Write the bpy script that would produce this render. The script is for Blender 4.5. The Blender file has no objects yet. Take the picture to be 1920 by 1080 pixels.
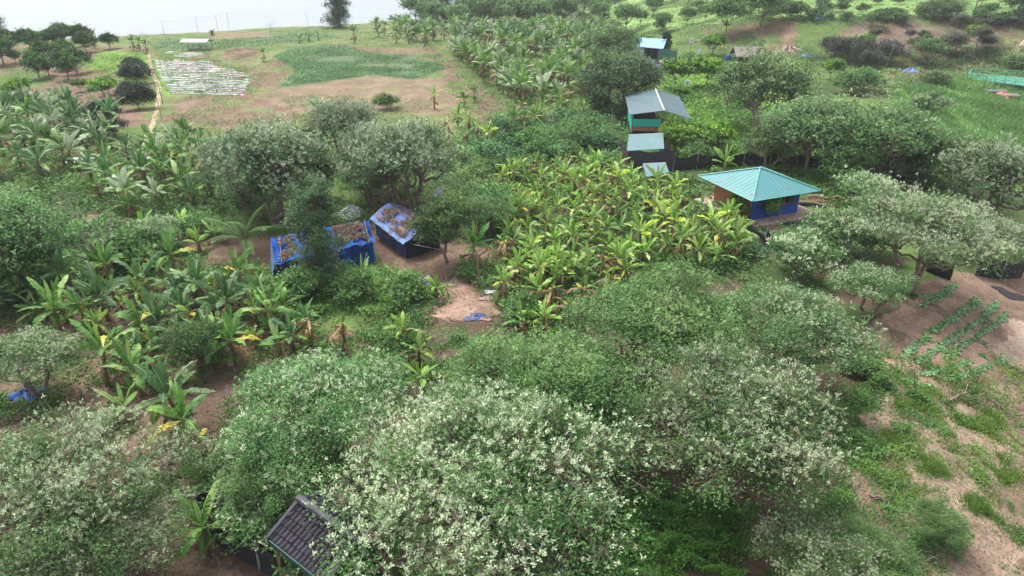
import bpy, math, random
import numpy as np
from mathutils import Vector

# ------------------------------------------------------------------ camera, sky, sun, exposure
CAM_Z = 21.0
PITCH = math.radians(26.8)
FPX = 1300.0
sc = bpy.context.scene
COL = sc.collection
cam_d = bpy.data.cameras.new('camera')
cam_d.sensor_width = 36.0
cam_d.lens = 36.0 * FPX / 1920.0
cam_d.clip_start = 0.5
cam_d.clip_end = 20000
cam = bpy.data.objects.new('camera', cam_d)
COL.objects.link(cam)
cam.location = (0, 0, CAM_Z)
cam.rotation_euler = (math.pi / 2 - PITCH, 0, 0)
sc.camera = cam

SUN_EL = math.radians(62)
SUN_AZ = math.radians(-35)          # compass direction of the sun seen from above: to the left and ahead
world = bpy.data.worlds.new('World')
sc.world = world
world.use_nodes = True
wn = world.node_tree
for n in list(wn.nodes):
    wn.nodes.remove(n)
w_out = wn.nodes.new('ShaderNodeOutputWorld')
w_bg = wn.nodes.new('ShaderNodeBackground')
w_sky = wn.nodes.new('ShaderNodeTexSky')
w_sky.sky_type = 'NISHITA'
w_sky.sun_disc = False
w_sky.sun_elevation = SUN_EL
w_sky.sun_rotation = SUN_AZ
w_sky.altitude = 50
w_sky.air_density = 1.0
w_sky.dust_density = 4.0
w_sky.ozone_density = 0.6
w_hsv = wn.nodes.new('ShaderNodeHueSaturation')
w_hsv.inputs['Saturation'].default_value = 0.26
w_bg.inputs['Strength'].default_value = 0.135
wn.links.new(w_sky.outputs[0], w_hsv.inputs['Color'])
wn.links.new(w_hsv.outputs[0], w_bg.inputs['Color'])
wn.links.new(w_bg.outputs[0], w_out.inputs['Surface'])

sun_d = bpy.data.lights.new('sun', 'SUN')
sun_d.energy = 1.4
sun_d.angle = math.radians(11)
sun_d.color = (1.0, 0.95, 0.85)
sun = bpy.data.objects.new('sun', sun_d)
COL.objects.link(sun)
sdir = Vector((math.sin(SUN_AZ) * math.cos(SUN_EL), math.cos(SUN_AZ) * math.cos(SUN_EL), math.sin(SUN_EL)))
sun.rotation_euler = sdir.to_track_quat('Z', 'Y').to_euler()
sun.location = (0, 0, 80)

sc.view_settings.view_transform = 'Standard'
sc.view_settings.look = 'None'
sc.view_settings.exposure = 1.42
sc.view_settings.gamma = 1.0
try:
    sc.cycles.max_bounces = 6
    sc.cycles.diffuse_bounces = 3
    sc.cycles.transmission_bounces = 3
    sc.cycles.transparent_max_bounces = 4
    sc.cycles.volume_bounces = 0
except Exception:
    pass

rnd = random.Random(7)
rg = np.random.default_rng(11)

# ------------------------------------------------------------------ noise, terrain, pixel rays
def _hash(ix, iy, seed):
    h = (ix.astype(np.int64) * 374761393 + iy.astype(np.int64) * 668265263 + seed * 974634777) & 0xffffffff
    h = ((h ^ (h >> 13)) * 1274126177) & 0xffffffff
    return ((h ^ (h >> 16)) & 0xffff) / 65535.0

def vnoise(x, y, seed=0):
    x = np.asarray(x, float); y = np.asarray(y, float)
    ix = np.floor(x); iy = np.floor(y)
    fx = x - ix; fy = y - iy
    fx = fx * fx * (3 - 2 * fx); fy = fy * fy * (3 - 2 * fy)
    ix = ix.astype(np.int64); iy = iy.astype(np.int64)
    a = _hash(ix, iy, seed); b = _hash(ix + 1, iy, seed)
    c = _hash(ix, iy + 1, seed); d = _hash(ix + 1, iy + 1, seed)
    return (a * (1 - fx) + b * fx) * (1 - fy) + (c * (1 - fx) + d * fx) * fy

def fbm(x, y, seed=0, octv=4):
    s = 0; a = 0.5; t = 0
    for k in range(octv):
        s = s + a * vnoise(x * 2 ** k, y * 2 ** k, seed + k * 17); t += a; a *= 0.5
    return s / t

def sstep(a, b, x):
    t = np.clip((x - a) / (b - a), 0, 1)
    return t * t * (3 - 2 * t)

SH_X = [-3000, -300, -119, -48, -12, 8, 40, 90, 200, 3000]
SH_Y = [120, 150, 168, 194, 232, 268, 330, 420, 520, 900]
def shore(x):
    return np.interp(x, SH_X, SH_Y)

def height(x, y):
    x = np.asarray(x, float); y = np.asarray(y, float)
    z = 0.9 * (fbm(x / 22, y / 22, 3, 2) - 0.5) + 0.22 * (fbm(x / 3.1, y / 3.1, 9, 3) - 0.5)
    s = x - (0.55 * y + 4)
    z = z - 2.4 * sstep(-1, 13, s) * (1 - sstep(95, 125, y))
    z = z + 6.0 * sstep(128, 160, y + 0.15 * (x - 60)) * sstep(20, 62, x)
    z = z + 1.8 * np.exp(-(((x + 30) / 30) ** 2 + ((y - 150) / 32) ** 2))
    ys = shore(x)
    z = z - 13 * sstep(0, 34, y - ys - 4 * (fbm(x / 30, x * 0 + 2.2, 5, 2) - .5))
    z = z + 16 * sstep(620, 1100, y - ys * 0.2) * (0.6 + 0.6 * fbm(x / 400, y / 400, 41, 3))
    return z

cp, sp = math.cos(PITCH), math.sin(PITCH)
def at_v(px, py, z=0.0):
    px = np.asarray(px, float); py = np.asarray(py, float)
    u = (px - 960) / FPX; v = (540 - py) / FPX
    dx = u; dy = cp + v * sp; dz = -sp + v * cp
    h = np.zeros_like(px) + z
    for _ in range(25):
        t = (CAM_Z - h) / np.maximum(-dz, 0.02)
        hn = height(dx * t, dy * t) + z
        h = 0.4 * h + 0.6 * hn
    t = (CAM_Z - h) / np.maximum(-dz, 0.02)
    return np.stack([dx * t, dy * t, h - z], -1)

def at(px, py, z=0.0):
    p = at_v(np.array([px]), np.array([py]), z)[0]
    return Vector((float(p[0]), float(p[1]), float(p[2])))

def proj(x, y, z):
    dz = z - CAM_Z
    dep = y * cp - dz * sp
    return 960 + FPX * x / dep, 540 - FPX * (y * sp + dz * cp) / dep

def inpoly(x, y, poly):
    r = np.zeros(np.shape(x), bool)
    n = len(poly); j = n - 1
    for i in range(n):
        xi, yi = poly[i]; xj, yj = poly[j]
        c = ((yi > y) != (yj > y)) & (x < (xj - xi) * (y - yi) / (yj - yi + 1e-12) + xi)
        r ^= c; j = i
    return r

def wpoly(pp):
    a = np.array(pp, float)
    # subdivide edges so that straight pixel edges stay straight
    w = at_v(a[:, 0], a[:, 1])
    return [(float(q[0]), float(q[1])) for q in w]

# ------------------------------------------------------------------ materials
def new_mat(name):
    m = bpy.data.materials.new(name); m.use_nodes = True
    nt = m.node_tree
    for n in list(nt.nodes):
        nt.nodes.remove(n)
    return m, nt

def N(nt, t, **kw):
    n = nt.nodes.new(t)
    for k, v in kw.items():
        setattr(n, k, v)
    return n

def plain(name, col, rough=0.7, var=0.15, scale=4.0, bump=0.0, col2=None, metallic=0.0, detail=5, spec=0.4, stretch=None):
    """painted, cloth or metal surface with large and small colour wear"""
    m, nt = new_mat(name)
    out = N(nt, 'ShaderNodeOutputMaterial'); b = N(nt, 'ShaderNodeBsdfPrincipled')
    nt.links.new(b.outputs[0], out.inputs[0])
    tc = N(nt, 'ShaderNodeTexCoord'); no = N(nt, 'ShaderNodeTexNoise')
    no.inputs['Scale'].default_value = scale; no.inputs['Detail'].default_value = detail
    no.inputs['Roughness'].default_value = 0.65
    if stretch:
        mp = N(nt, 'ShaderNodeMapping'); mp.inputs['Scale'].default_value = stretch
        nt.links.new(tc.outputs['Object'], mp.inputs[0]); nt.links.new(mp.outputs[0], no.inputs['Vector'])
    else:
        nt.links.new(tc.outputs['Object'], no.inputs['Vector'])
    cr = N(nt, 'ShaderNodeValToRGB')
    c2 = col2 or tuple(c * (1 - 2 * var) for c in col)
    c1 = col
    cr.color_ramp.elements[0].position = 0.35; cr.color_ramp.elements[1].position = 0.62
    cr.color_ramp.elements[0].color = (*c2, 1); cr.color_ramp.elements[1].color = (*c1, 1)
    nt.links.new(no.outputs['Fac'], cr.inputs[0]); nt.links.new(cr.outputs[0], b.inputs['Base Color'])
    b.inputs['Roughness'].default_value = rough; b.inputs['Metallic'].default_value = metallic
    b.inputs['Specular IOR Level'].default_value = spec
    if bump:
        bp = N(nt, 'ShaderNodeBump'); bp.inputs['Strength'].default_value = bump; bp.inputs['Distance'].default_value = 0.05
        nt.links.new(no.outputs['Fac'], bp.inputs['Height']); nt.links.new(bp.outputs[0], b.inputs['Normal'])
    return m

def foliage_mat(name, transl=0.2, rough=0.6, vary=0.16):
    m, nt = new_mat(name)
    out = N(nt, 'ShaderNodeOutputMaterial'); b = N(nt, 'ShaderNodeBsdfPrincipled')
    at_ = N(nt, 'ShaderNodeAttribute'); at_.attribute_name = 'col'
    oi = N(nt, 'ShaderNodeObjectInfo')
    mr = N(nt, 'ShaderNodeMapRange'); mr.inputs['To Min'].default_value = 1 - vary; mr.inputs['To Max'].default_value = 1 + vary
    hs = N(nt, 'ShaderNodeHueSaturation')
    mh = N(nt, 'ShaderNodeMapRange'); mh.inputs['To Min'].default_value = 0.496; mh.inputs['To Max'].default_value = 0.507
    nt.links.new(oi.outputs['Random'], mr.inputs['Value']); nt.links.new(oi.outputs['Random'], mh.inputs['Value'])
    nt.links.new(mr.outputs[0], hs.inputs['Value']); nt.links.new(mh.outputs[0], hs.inputs['Hue'])
    nt.links.new(at_.outputs['Color'], hs.inputs['Color'])
    nt.links.new(hs.outputs[0], b.inputs['Base Color'])
    b.inputs['Roughness'].default_value = rough; b.inputs['Specular IOR Level'].default_value = 0.20
    tr = N(nt, 'ShaderNodeBsdfTranslucent'); nt.links.new(hs.outputs[0], tr.inputs['Color'])
    mx = N(nt, 'ShaderNodeMixShader'); mx.inputs[0].default_value = transl
    nt.links.new(b.outputs[0], mx.inputs[1]); nt.links.new(tr.outputs[0], mx.inputs[2])
    nt.links.new(mx.outputs[0], out.inputs[0])
    return m

M = {}
M['leaf'] = foliage_mat('foliage')
M['banana'] = foliage_mat('banana_leaf', 0.26, 0.45, 0.26)
M['bark'] = plain('bark', (0.20, 0.155, 0.12), 0.9, col2=(0.10, 0.075, 0.06), scale=6, bump=0.4)
M['palebark'] = plain('pale_bark', (0.36, 0.30, 0.24), 0.9, col2=(0.18, 0.14, 0.11), scale=5, bump=0.3)
M['deadwood'] = plain('dead_wood', (0.33, 0.29, 0.25), 0.9, col2=(0.14, 0.11, 0.09), scale=5, bump=0.3)
M['drystem'] = plain('dry_banana_sheath', (0.34, 0.23, 0.14), 0.9, col2=(0.13, 0.085, 0.055), scale=7, bump=0.4, stretch=(3, 3, .6))

def ground_mat():
    m, nt = new_mat('ground')
    out = N(nt, 'ShaderNodeOutputMaterial'); b = N(nt, 'ShaderNodeBsdfPrincipled')
    nt.links.new(b.outputs[0], out.inputs[0])
    a = N(nt, 'ShaderNodeAttribute'); a.attribute_name = 'col'
    tc = N(nt, 'ShaderNodeTexCoord')
    n1 = N(nt, 'ShaderNodeTexNoise'); n1.inputs['Scale'].default_value = 0.35; n1.inputs['Detail'].default_value = 9; n1.inputs['Roughness'].default_value = 0.7
    n2 = N(nt, 'ShaderNodeTexNoise'); n2.inputs['Scale'].default_value = 5.0; n2.inputs['Detail'].default_value = 8; n2.inputs['Roughness'].default_value = 0.75
    for n in (n1, n2):
        nt.links.new(tc.outputs['Object'], n.inputs['Vector'])
    m1 = N(nt, 'ShaderNodeMapRange'); m1.inputs['From Min'].default_value = 0.3; m1.inputs['From Max'].default_value = 0.7
    m1.inputs['To Min'].default_value = 0.62; m1.inputs['To Max'].default_value = 1.32
    m2 = N(nt, 'ShaderNodeMapRange'); m2.inputs['From Min'].default_value = 0.3; m2.inputs['From Max'].default_value = 0.7
    m2.inputs['To Min'].default_value = 0.55; m2.inputs['To Max'].default_value = 1.4
    nt.links.new(n1.outputs['Fac'], m1.inputs['Value']); nt.links.new(n2.outputs['Fac'], m2.inputs['Value'])
    mu = N(nt, 'ShaderNodeMath', operation='MULTIPLY'); nt.links.new(m1.outputs[0], mu.inputs[0]); nt.links.new(m2.outputs[0], mu.inputs[1])
    hs = N(nt, 'ShaderNodeHueSaturation'); nt.links.new(a.outputs['Color'], hs.inputs['Color']); nt.links.new(mu.outputs[0], hs.inputs['Value'])
    nt.links.new(hs.outputs[0], b.inputs['Base Color'])
    b.inputs['Roughness'].default_value = 0.95; b.inputs['Specular IOR Level'].default_value = 0.1
    bp = N(nt, 'ShaderNodeBump'); bp.inputs['Strength'].default_value = 0.6; bp.inputs['Distance'].default_value = 0.12
    nt.links.new(n2.outputs['Fac'], bp.inputs['Height']); nt.links.new(bp.outputs[0], b.inputs['Normal'])
    return m
M['ground'] = ground_mat()

def water_mat():
    m, nt = new_mat('river_water')
    out = N(nt, 'ShaderNodeOutputMaterial'); b = N(nt, 'ShaderNodeBsdfPrincipled')
    nt.links.new(b.outputs[0], out.inputs[0])
    b.inputs['Base Color'].default_value = (0.10, 0.135, 0.165, 1)
    b.inputs['Roughness'].default_value = 0.22; b.inputs['IOR'].default_value = 1.33; b.inputs['Specular IOR Level'].default_value = 0.28
    tc = N(nt, 'ShaderNodeTexCoord'); mp = N(nt, 'ShaderNodeMapping'); mp.inputs['Scale'].default_value = (0.05, 0.18, 1)
    no = N(nt, 'ShaderNodeTexNoise'); no.inputs['Scale'].default_value = 6; no.inputs['Detail'].default_value = 6
    nt.links.new(tc.outputs['Object'], mp.inputs[0]); nt.links.new(mp.outputs[0], no.inputs['Vector'])
    bp = N(nt, 'ShaderNodeBump'); bp.inputs['Strength'].default_value = 0.25; bp.inputs['Distance'].default_value = 0.2
    nt.links.new(no.outputs['Fac'], bp.inputs['Height']); nt.links.new(bp.outputs[0], b.inputs['Normal'])
    return m
M['water'] = water_mat()

# ------------------------------------------------------------------ object helpers
def mesh_np(name, V, F, mat, fcol=None, smooth=False, mats=None, midx=None):
    """V (n,3), F (m,4) or (m,3) int arrays -> mesh data; fcol per-face rgb"""
    me = bpy.data.meshes.new(name)
    V = np.asarray(V, np.float32); F = np.asarray(F, np.int32)
    k = F.shape[1]
    me.vertices.add(len(V)); me.vertices.foreach_set('co', V.ravel())
    me.loops.add(F.size); me.loops.foreach_set('vertex_index', F.ravel())
    me.polygons.add(len(F)); me.polygons.foreach_set('loop_start', np.arange(0, F.size, k, dtype=np.int32))
    if smooth:
        me.polygons.foreach_set('use_smooth', np.ones(len(F), bool))
    if fcol is not None:
        at_ = me.attributes.new('col', 'FLOAT_COLOR', 'FACE')
        c = np.ones((len(F), 4), np.float32); c[:, :3] = fcol
        at_.data.foreach_set('color', c.ravel())
    me.materials.append(mat)
    me.update()
    return me

def link(name, data, parent=None):
    o = bpy.data.objects.new(name, data); COL.objects.link(o)
    if parent is not None:
        o.parent = parent
    return o

def thing(name, label, cat, loc=(0, 0, 0), rz=0.0, group=None, sc_=1.0):
    o = bpy.data.objects.new(name, None); COL.objects.link(o)
    o.location = loc; o.rotation_euler = (0, 0, rz)
    o.scale = (sc_, sc_, sc_) if not isinstance(sc_, tuple) else sc_
    o['label'] = label; o['category'] = cat
    if group:
        o['group'] = group
    o.empty_display_size = 0.2
    return o

def tag(o, label, cat=None, group=None, kind=None):
    if label: o['label'] = label
    if cat: o['category'] = cat
    if group: o['group'] = group
    if kind: o['kind'] = kind
    return o

class MB:
    """collects boxes, tubes and sheets into one mesh"""
    def __init__(s):
        s.v = []; s.f = []
    def box(s, cx, cy, cz, sx, sy, sz, rz=0.0):
        i = len(s.v); c, n = math.cos(rz), math.sin(rz)
        for z in (-1, 1):
            for x, y in ((-1, -1), (1, -1), (1, 1), (-1, 1)):
                X = x * sx / 2; Y = y * sy / 2
                s.v.append((cx + X * c - Y * n, cy + X * n + Y * c, cz + z * sz / 2))
        for q in ((0, 3, 2, 1), (4, 5, 6, 7), (0, 1, 5, 4), (1, 2, 6, 5), (2, 3, 7, 6), (3, 0, 4, 7)):
            s.f.append(tuple(i + k for k in q))
        return s
    def tube(s, pts, rad, n=6, cap=True):
        pts = [Vector(p) for p in pts]
        if not isinstance(rad, (list, tuple)):
            rad = [rad] * len(pts)
        i0 = len(s.v)
        for k, p in enumerate(pts):
            d = (pts[min(k + 1, len(pts) - 1)] - pts[max(k - 1, 0)])
            d = d.normalized() if d.length > 1e-9 else Vector((0, 0, 1))
            a = d.cross(Vector((0.31, 0.95, 0.02))); a = a.normalized() if a.length > 1e-4 else Vector((1, 0, 0))
            b = d.cross(a)
            for j in range(n):
                t = 2 * math.pi * j / n
                q = p + (a * math.cos(t) + b * math.sin(t)) * rad[k]
                s.v.append(tuple(q))
        for k in range(len(pts) - 1):
            for j in range(n):
                a0 = i0 + k * n + j; a1 = i0 + k * n + (j + 1) % n
                s.f.append((a0, a1, a1 + n, a0 + n))
        if cap:
            s.f.append(tuple(i0 + j for j in range(n))[::-1])
            s.f.append(tuple(i0 + (len(pts) - 1) * n + j for j in range(n)))
        return s
    def slab(s, pts, th):
        """flat polygon (list of xyz, counter-clockwise from above) thickened downwards"""
        i = len(s.v); n = len(pts)
        for p in pts: s.v.append(tuple(p))
        for p in pts: s.v.append((p[0], p[1], p[2] - th))
        s.f.append(tuple(range(i, i + n)))
        s.f.append(tuple(range(i + 2 * n - 1, i + n - 1, -1)))
        for k in range(n):
            a = i + k; b = i + (k + 1) % n
            s.f.append((a, a + n, b + n, b))
        return s
    def sheet(s, fn, nu, nv, th=0.02):
        """fn(u,v)->xyz cloth-like sheet with both sides"""
        i = len(s.v)
        for a in range(nu + 1):
            for b in range(nv + 1):
                s.v.append(tuple(fn(a / nu, b / nv)))
        for a in range(nu):
            for b in range(nv):
                p = i + a * (nv + 1) + b
                s.f.append((p, p + nv + 1, p + nv + 2, p + 1))
        return s
    def build(s, name, mat, parent=None, smooth=False):
        me = bpy.data.meshes.new(name)
        me.from_pydata(s.v, [], s.f); me.materials.append(mat)
        if smooth:
            for p in me.polygons: p.use_smooth = True
        me.update()
        return link(name, me, parent)

def nrm(a):
    return a / np.maximum(np.linalg.norm(a, axis=-1, keepdims=True), 1e-9)

def leafquads(base, d, side, L, W, mid=0.45):
    """diamond leaves: arrays (n,3) base, dir, side; lengths and widths"""
    n = len(base); L = np.asarray(L).reshape(-1, 1) * np.ones((n, 1)); W = np.asarray(W).reshape(-1, 1) * np.ones((n, 1))
    m = base + d * L * mid
    V = np.empty((n, 4, 3), np.float32)
    V[:, 0] = base; V[:, 1] = m + side * W / 2; V[:, 2] = base + d * L; V[:, 3] = m - side * W / 2
    F = np.arange(n * 4).reshape(n, 4)
    return V.reshape(-1, 3), F

def randdir(n, g):
    return nrm(g.normal(size=(n, 3)))

def tubes_np(segs, sides=4):
    """segs: list of (p0,p1,r0,r1) straight tapered pieces; one vertex ring at each end"""
    P0 = np.array([s[0] for s in segs], float); P1 = np.array([s[1] for s in segs], float)
    R0 = np.array([s[2] for s in segs]); R1 = np.array([s[3] for s in segs])
    d = nrm(P1 - P0); ref = np.where(np.abs(d[:, 2:3]) > 0.9, np.array([[1., 0, 0]]), np.array([[0, 0, 1.]]))
    a = nrm(np.cross(d, ref)); b = np.cross(d, a)
    n = len(segs); V = np.empty((n, 2 * sides, 3))
    for j in range(sides):
        t = 2 * math.pi * j / sides
        o = a * math.cos(t) + b * math.sin(t)
        V[:, j] = P0 + o * R0[:, None]; V[:, sides + j] = P1 + o * R1[:, None]
    F = []
    for j in range(sides):
        k = (j + 1) % sides
        F.append(np.stack([np.arange(n) * 2 * sides + q for q in (j, k, sides + k, sides + j)], -1))
    return V.reshape(-1, 3), np.concatenate(F)

def limb(p0, p1, r0, r1, g, nseg=4, wob=0.08):
    """wobbly limb from p0 to p1 as consecutive tapered pieces, returns segs and points"""
    p0 = np.array(p0, float); p1 = np.array(p1, float); L = np.linalg.norm(p1 - p0)
    pts = [p0]
    for k in range(1, nseg):
        t = k / nseg
        pts.append(p0 + (p1 - p0) * t + g.normal(size=3) * L * wob * math.sin(math.pi * t) + np.array([0, 0, -0.10 * L * math.sin(math.pi * t)]))
    pts.append(p1)
    rs = [r0 + (r1 - r0) * (k / nseg) for k in range(nseg + 1)]
    return [(pts[k], pts[k + 1], rs[k], rs[k + 1]) for k in range(nseg)], pts

# ------------------------------------------------------------------ trees
PALE = np.array([0.55, 0.61, 0.43]); PALE2 = np.array([0.36, 0.47, 0.26])
SGREEN = np.array([0.14, 0.25, 0.068]); SDARK = np.array([0.05, 0.125, 0.042])
TREES = {}
def tree_data(key, R=4.0, H=6.5, zc=4.3, flat=0.5, nl=8, nc=14, nr=20, kl=8, leaf=0.15, wid=0.055, pale=0.5,
              c_lo=SDARK, c_hi=SGREEN, p_lo=PALE2, p_hi=PALE, seed=1, trunks=2, wind=(0.25, 0.1), lobe=0.5, up=0.9,
              bark='bark', spread=0.5, rough=0.35, feather=0.45, drop=0.35, column=None, tr=0.16, base=0.0, ros=0.16):
    """trunk and crown mesh data of one tree; crown = lobes > clumps > rosettes > leaves"""
    g = np.random.default_rng(seed)
    segs = []
    lobes = []
    for i in range(nl):
        if i == 0:
            c = np.array([0, 0, H - (H - zc) * 0.7]); rl = R * lobe
        else:
            a = 2.399 * i + g.uniform(-.3, .3)
            rr = R * (1 - lobe * 0.75) * math.sqrt((i + .3) / nl) * g.uniform(0.85, 1.12)
            zz = zc + (H - zc) * (0.45 - 0.95 * (rr / R) ** 2) - drop * zc * (rr / R) ** 2 * g.uniform(0, 1) + g.uniform(-.1, .12) * H * .5
            if column:
                f = i / nl; zz = H * (column + (0.97 - column) * f) - R * lobe * flat * .6; rr = R * (1 - lobe) * (1.15 - .7 * f ** 1.6) * g.uniform(.3, 1.1)
            c = np.array([rr * math.cos(a), rr * math.sin(a), zz]); rl = R * lobe * g.uniform(0.7, 1.1) * ((1.1 - .45 * i / nl) if column else 1)
        lobes.append((c, rl))
    tb = []
    for t in range(trunks):
        a = 2 * math.pi * t / max(trunks, 1) + g.uniform(0, 1)
        off = 0.12 * R * (trunks > 1)
        b0 = np.array([off * .4 * math.cos(a), off * .4 * math.sin(a), -0.3])
        b1 = np.array([off * 2.2 * math.cos(a), off * 2.2 * math.sin(a), zc * g.uniform(.42, .6)])
        s, p = limb(b0, b1, tr * 1.25, tr * 0.8, g, 5, 0.05); segs += s; tb.append(b1)
    LV, LF, LC = [], [], []
    RC, RA, RT = [], [], []
    for (c, rl) in lobes:
        src = min(tb, key=lambda q: np.linalg.norm(q[:2] - c[:2]))
        hub = c + np.array([0, 0, -rl * flat * 0.75])
        s, p = limb(src, hub, tr * 0.62, tr * 0.26, g, 5, 0.07); segs += s
        tint = g.uniform(0, 1)
        for j in range(nc):
            # clump centre on an upper, uneven dome
            u = nrm(g.normal(size=(1, 3)))[0]; u[2] = abs(u[2]) * 1.1 - 0.28; u = u / np.linalg.norm(u)
            rad = rl * g.uniform(0.72, 1.08)
            q = c + u * np.array([rad, rad, rad * flat])
            s, p = limb(hub + (p[-1] - hub) * 0, q, tr * 0.2, tr * 0.07, g, 3, 0.08); segs += s
            m = int(nr * g.uniform(0.6, 1.3)); ct = g.normal() * 1.15
            off = g.normal(size=(m, 3)) * np.array([1, 1, 0.6]) * rl * 0.25
            rc = q + off
            RC.append(rc)
            ax = nrm(u * 0.5 + np.array([wind[0], wind[1], up]) + g.normal(size=(m, 3)) * 0.28)
            RA.append(ax)
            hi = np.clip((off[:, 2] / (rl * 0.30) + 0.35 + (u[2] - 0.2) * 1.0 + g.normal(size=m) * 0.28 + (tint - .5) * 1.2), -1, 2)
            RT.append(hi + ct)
            for k in range(0, m, 3):
                segs.append((q, rc[k], tr * 0.06, tr * 0.025))
    RC = np.concatenate(RC); RA = np.concatenate(RA); RT = np.concatenate(RT)
    n = len(RC)
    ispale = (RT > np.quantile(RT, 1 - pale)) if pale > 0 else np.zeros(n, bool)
    ref = randdir(n, g)
    e1 = nrm(np.cross(RA, ref)); e2 = np.cross(RA, e1)
    idx = np.repeat(np.arange(n), kl); m = len(idx)
    ang = g.uniform(0, 2 * np.pi, m)
    th = np.where(ispale[idx], g.uniform(0.1, 1.15, m), g.uniform(0.6, 1.75, m))
    rad = e1[idx] * np.cos(ang)[:, None] + e2[idx] * np.sin(ang)[:, None]
    d = nrm(RA[idx] * np.cos(th)[:, None] + rad * np.sin(th)[:, None])
    side = nrm(np.cross(d, RA[idx] + 0.3 * g.normal(size=(m, 3))))
    bs = RC[idx] + g.normal(size=(m, 3)) * ros * np.where(ispale[idx], 0.22, 1.0)[:, None]
    L = leaf * g.uniform(0.65, 1.25, m) * np.where(ispale[idx], 1.0, 1.15)
    W = wid * g.uniform(0.8, 1.25, m) * np.where(ispale[idx], 1.0, 1.0 + feather * .5)
    V, F = leafquads(bs, d, side, L, W)
    t = g.uniform(0, 1, m)[:, None]
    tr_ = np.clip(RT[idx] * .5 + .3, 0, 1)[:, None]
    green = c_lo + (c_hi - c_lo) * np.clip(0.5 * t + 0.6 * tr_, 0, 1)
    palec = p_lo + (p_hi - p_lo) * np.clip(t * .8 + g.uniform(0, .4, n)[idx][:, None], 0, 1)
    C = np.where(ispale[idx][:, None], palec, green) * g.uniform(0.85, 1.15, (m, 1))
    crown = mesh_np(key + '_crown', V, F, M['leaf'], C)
    TV, TF = tubes_np(segs, 5)
    trunk = mesh_np(key + '_trunk', TV, TF, M[bark], smooth=True)
    TREES[key] = (trunk, crown)

def place_tree(key, x, y, z, s, rz, label, cat='tree', name='tree', group=None, sz=None):
    r = thing(name, label, cat, (x, y, z), rz, group, (s, s, (sz or s)))
    link('trunk', TREES[key][0], r); link('crown', TREES[key][1], r)
    return r

def crown_tree(key, px, py, s, label, rz=None, zc=4.3, name='tree', cat='tree', group=None, sz=None):
    """px,py = where the middle of the crown is seen; zc = its height over the ground before scaling"""
    p = at(px, py, zc * (sz or s))
    return place_tree(key, p.x, p.y, p.z - 0.05, s, rnd.uniform(0, 6.28) if rz is None else rz, label, cat, name, group, sz)

def base_tree(key, px, py, s, label, rz=None, name='tree', cat='tree', group=None, sz=None):
    p = at(px, py)
    return place_tree(key, p.x, p.y, p.z - 0.05, s, rnd.uniform(0, 6.28) if rz is None else rz, label, cat, name, group, sz)

# ------------------------------------------------------------------ ground sheet with its real soil, sand and turf colours
SOIL = (0.17, 0.115, 0.084); DSOIL = (0.10, 0.068, 0.052); SAND = (0.275, 0.198, 0.15); SAND2 = (0.20, 0.138, 0.104)
GRASS = (0.095, 0.145, 0.045); LIME = (0.15, 0.245, 0.055); DGRASS = (0.055, 0.085, 0.03); OLIVE = (0.145, 0.165, 0.07)
TAN = (0.19, 0.145, 0.098); BLUEGR = (0.10, 0.145, 0.075)
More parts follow.
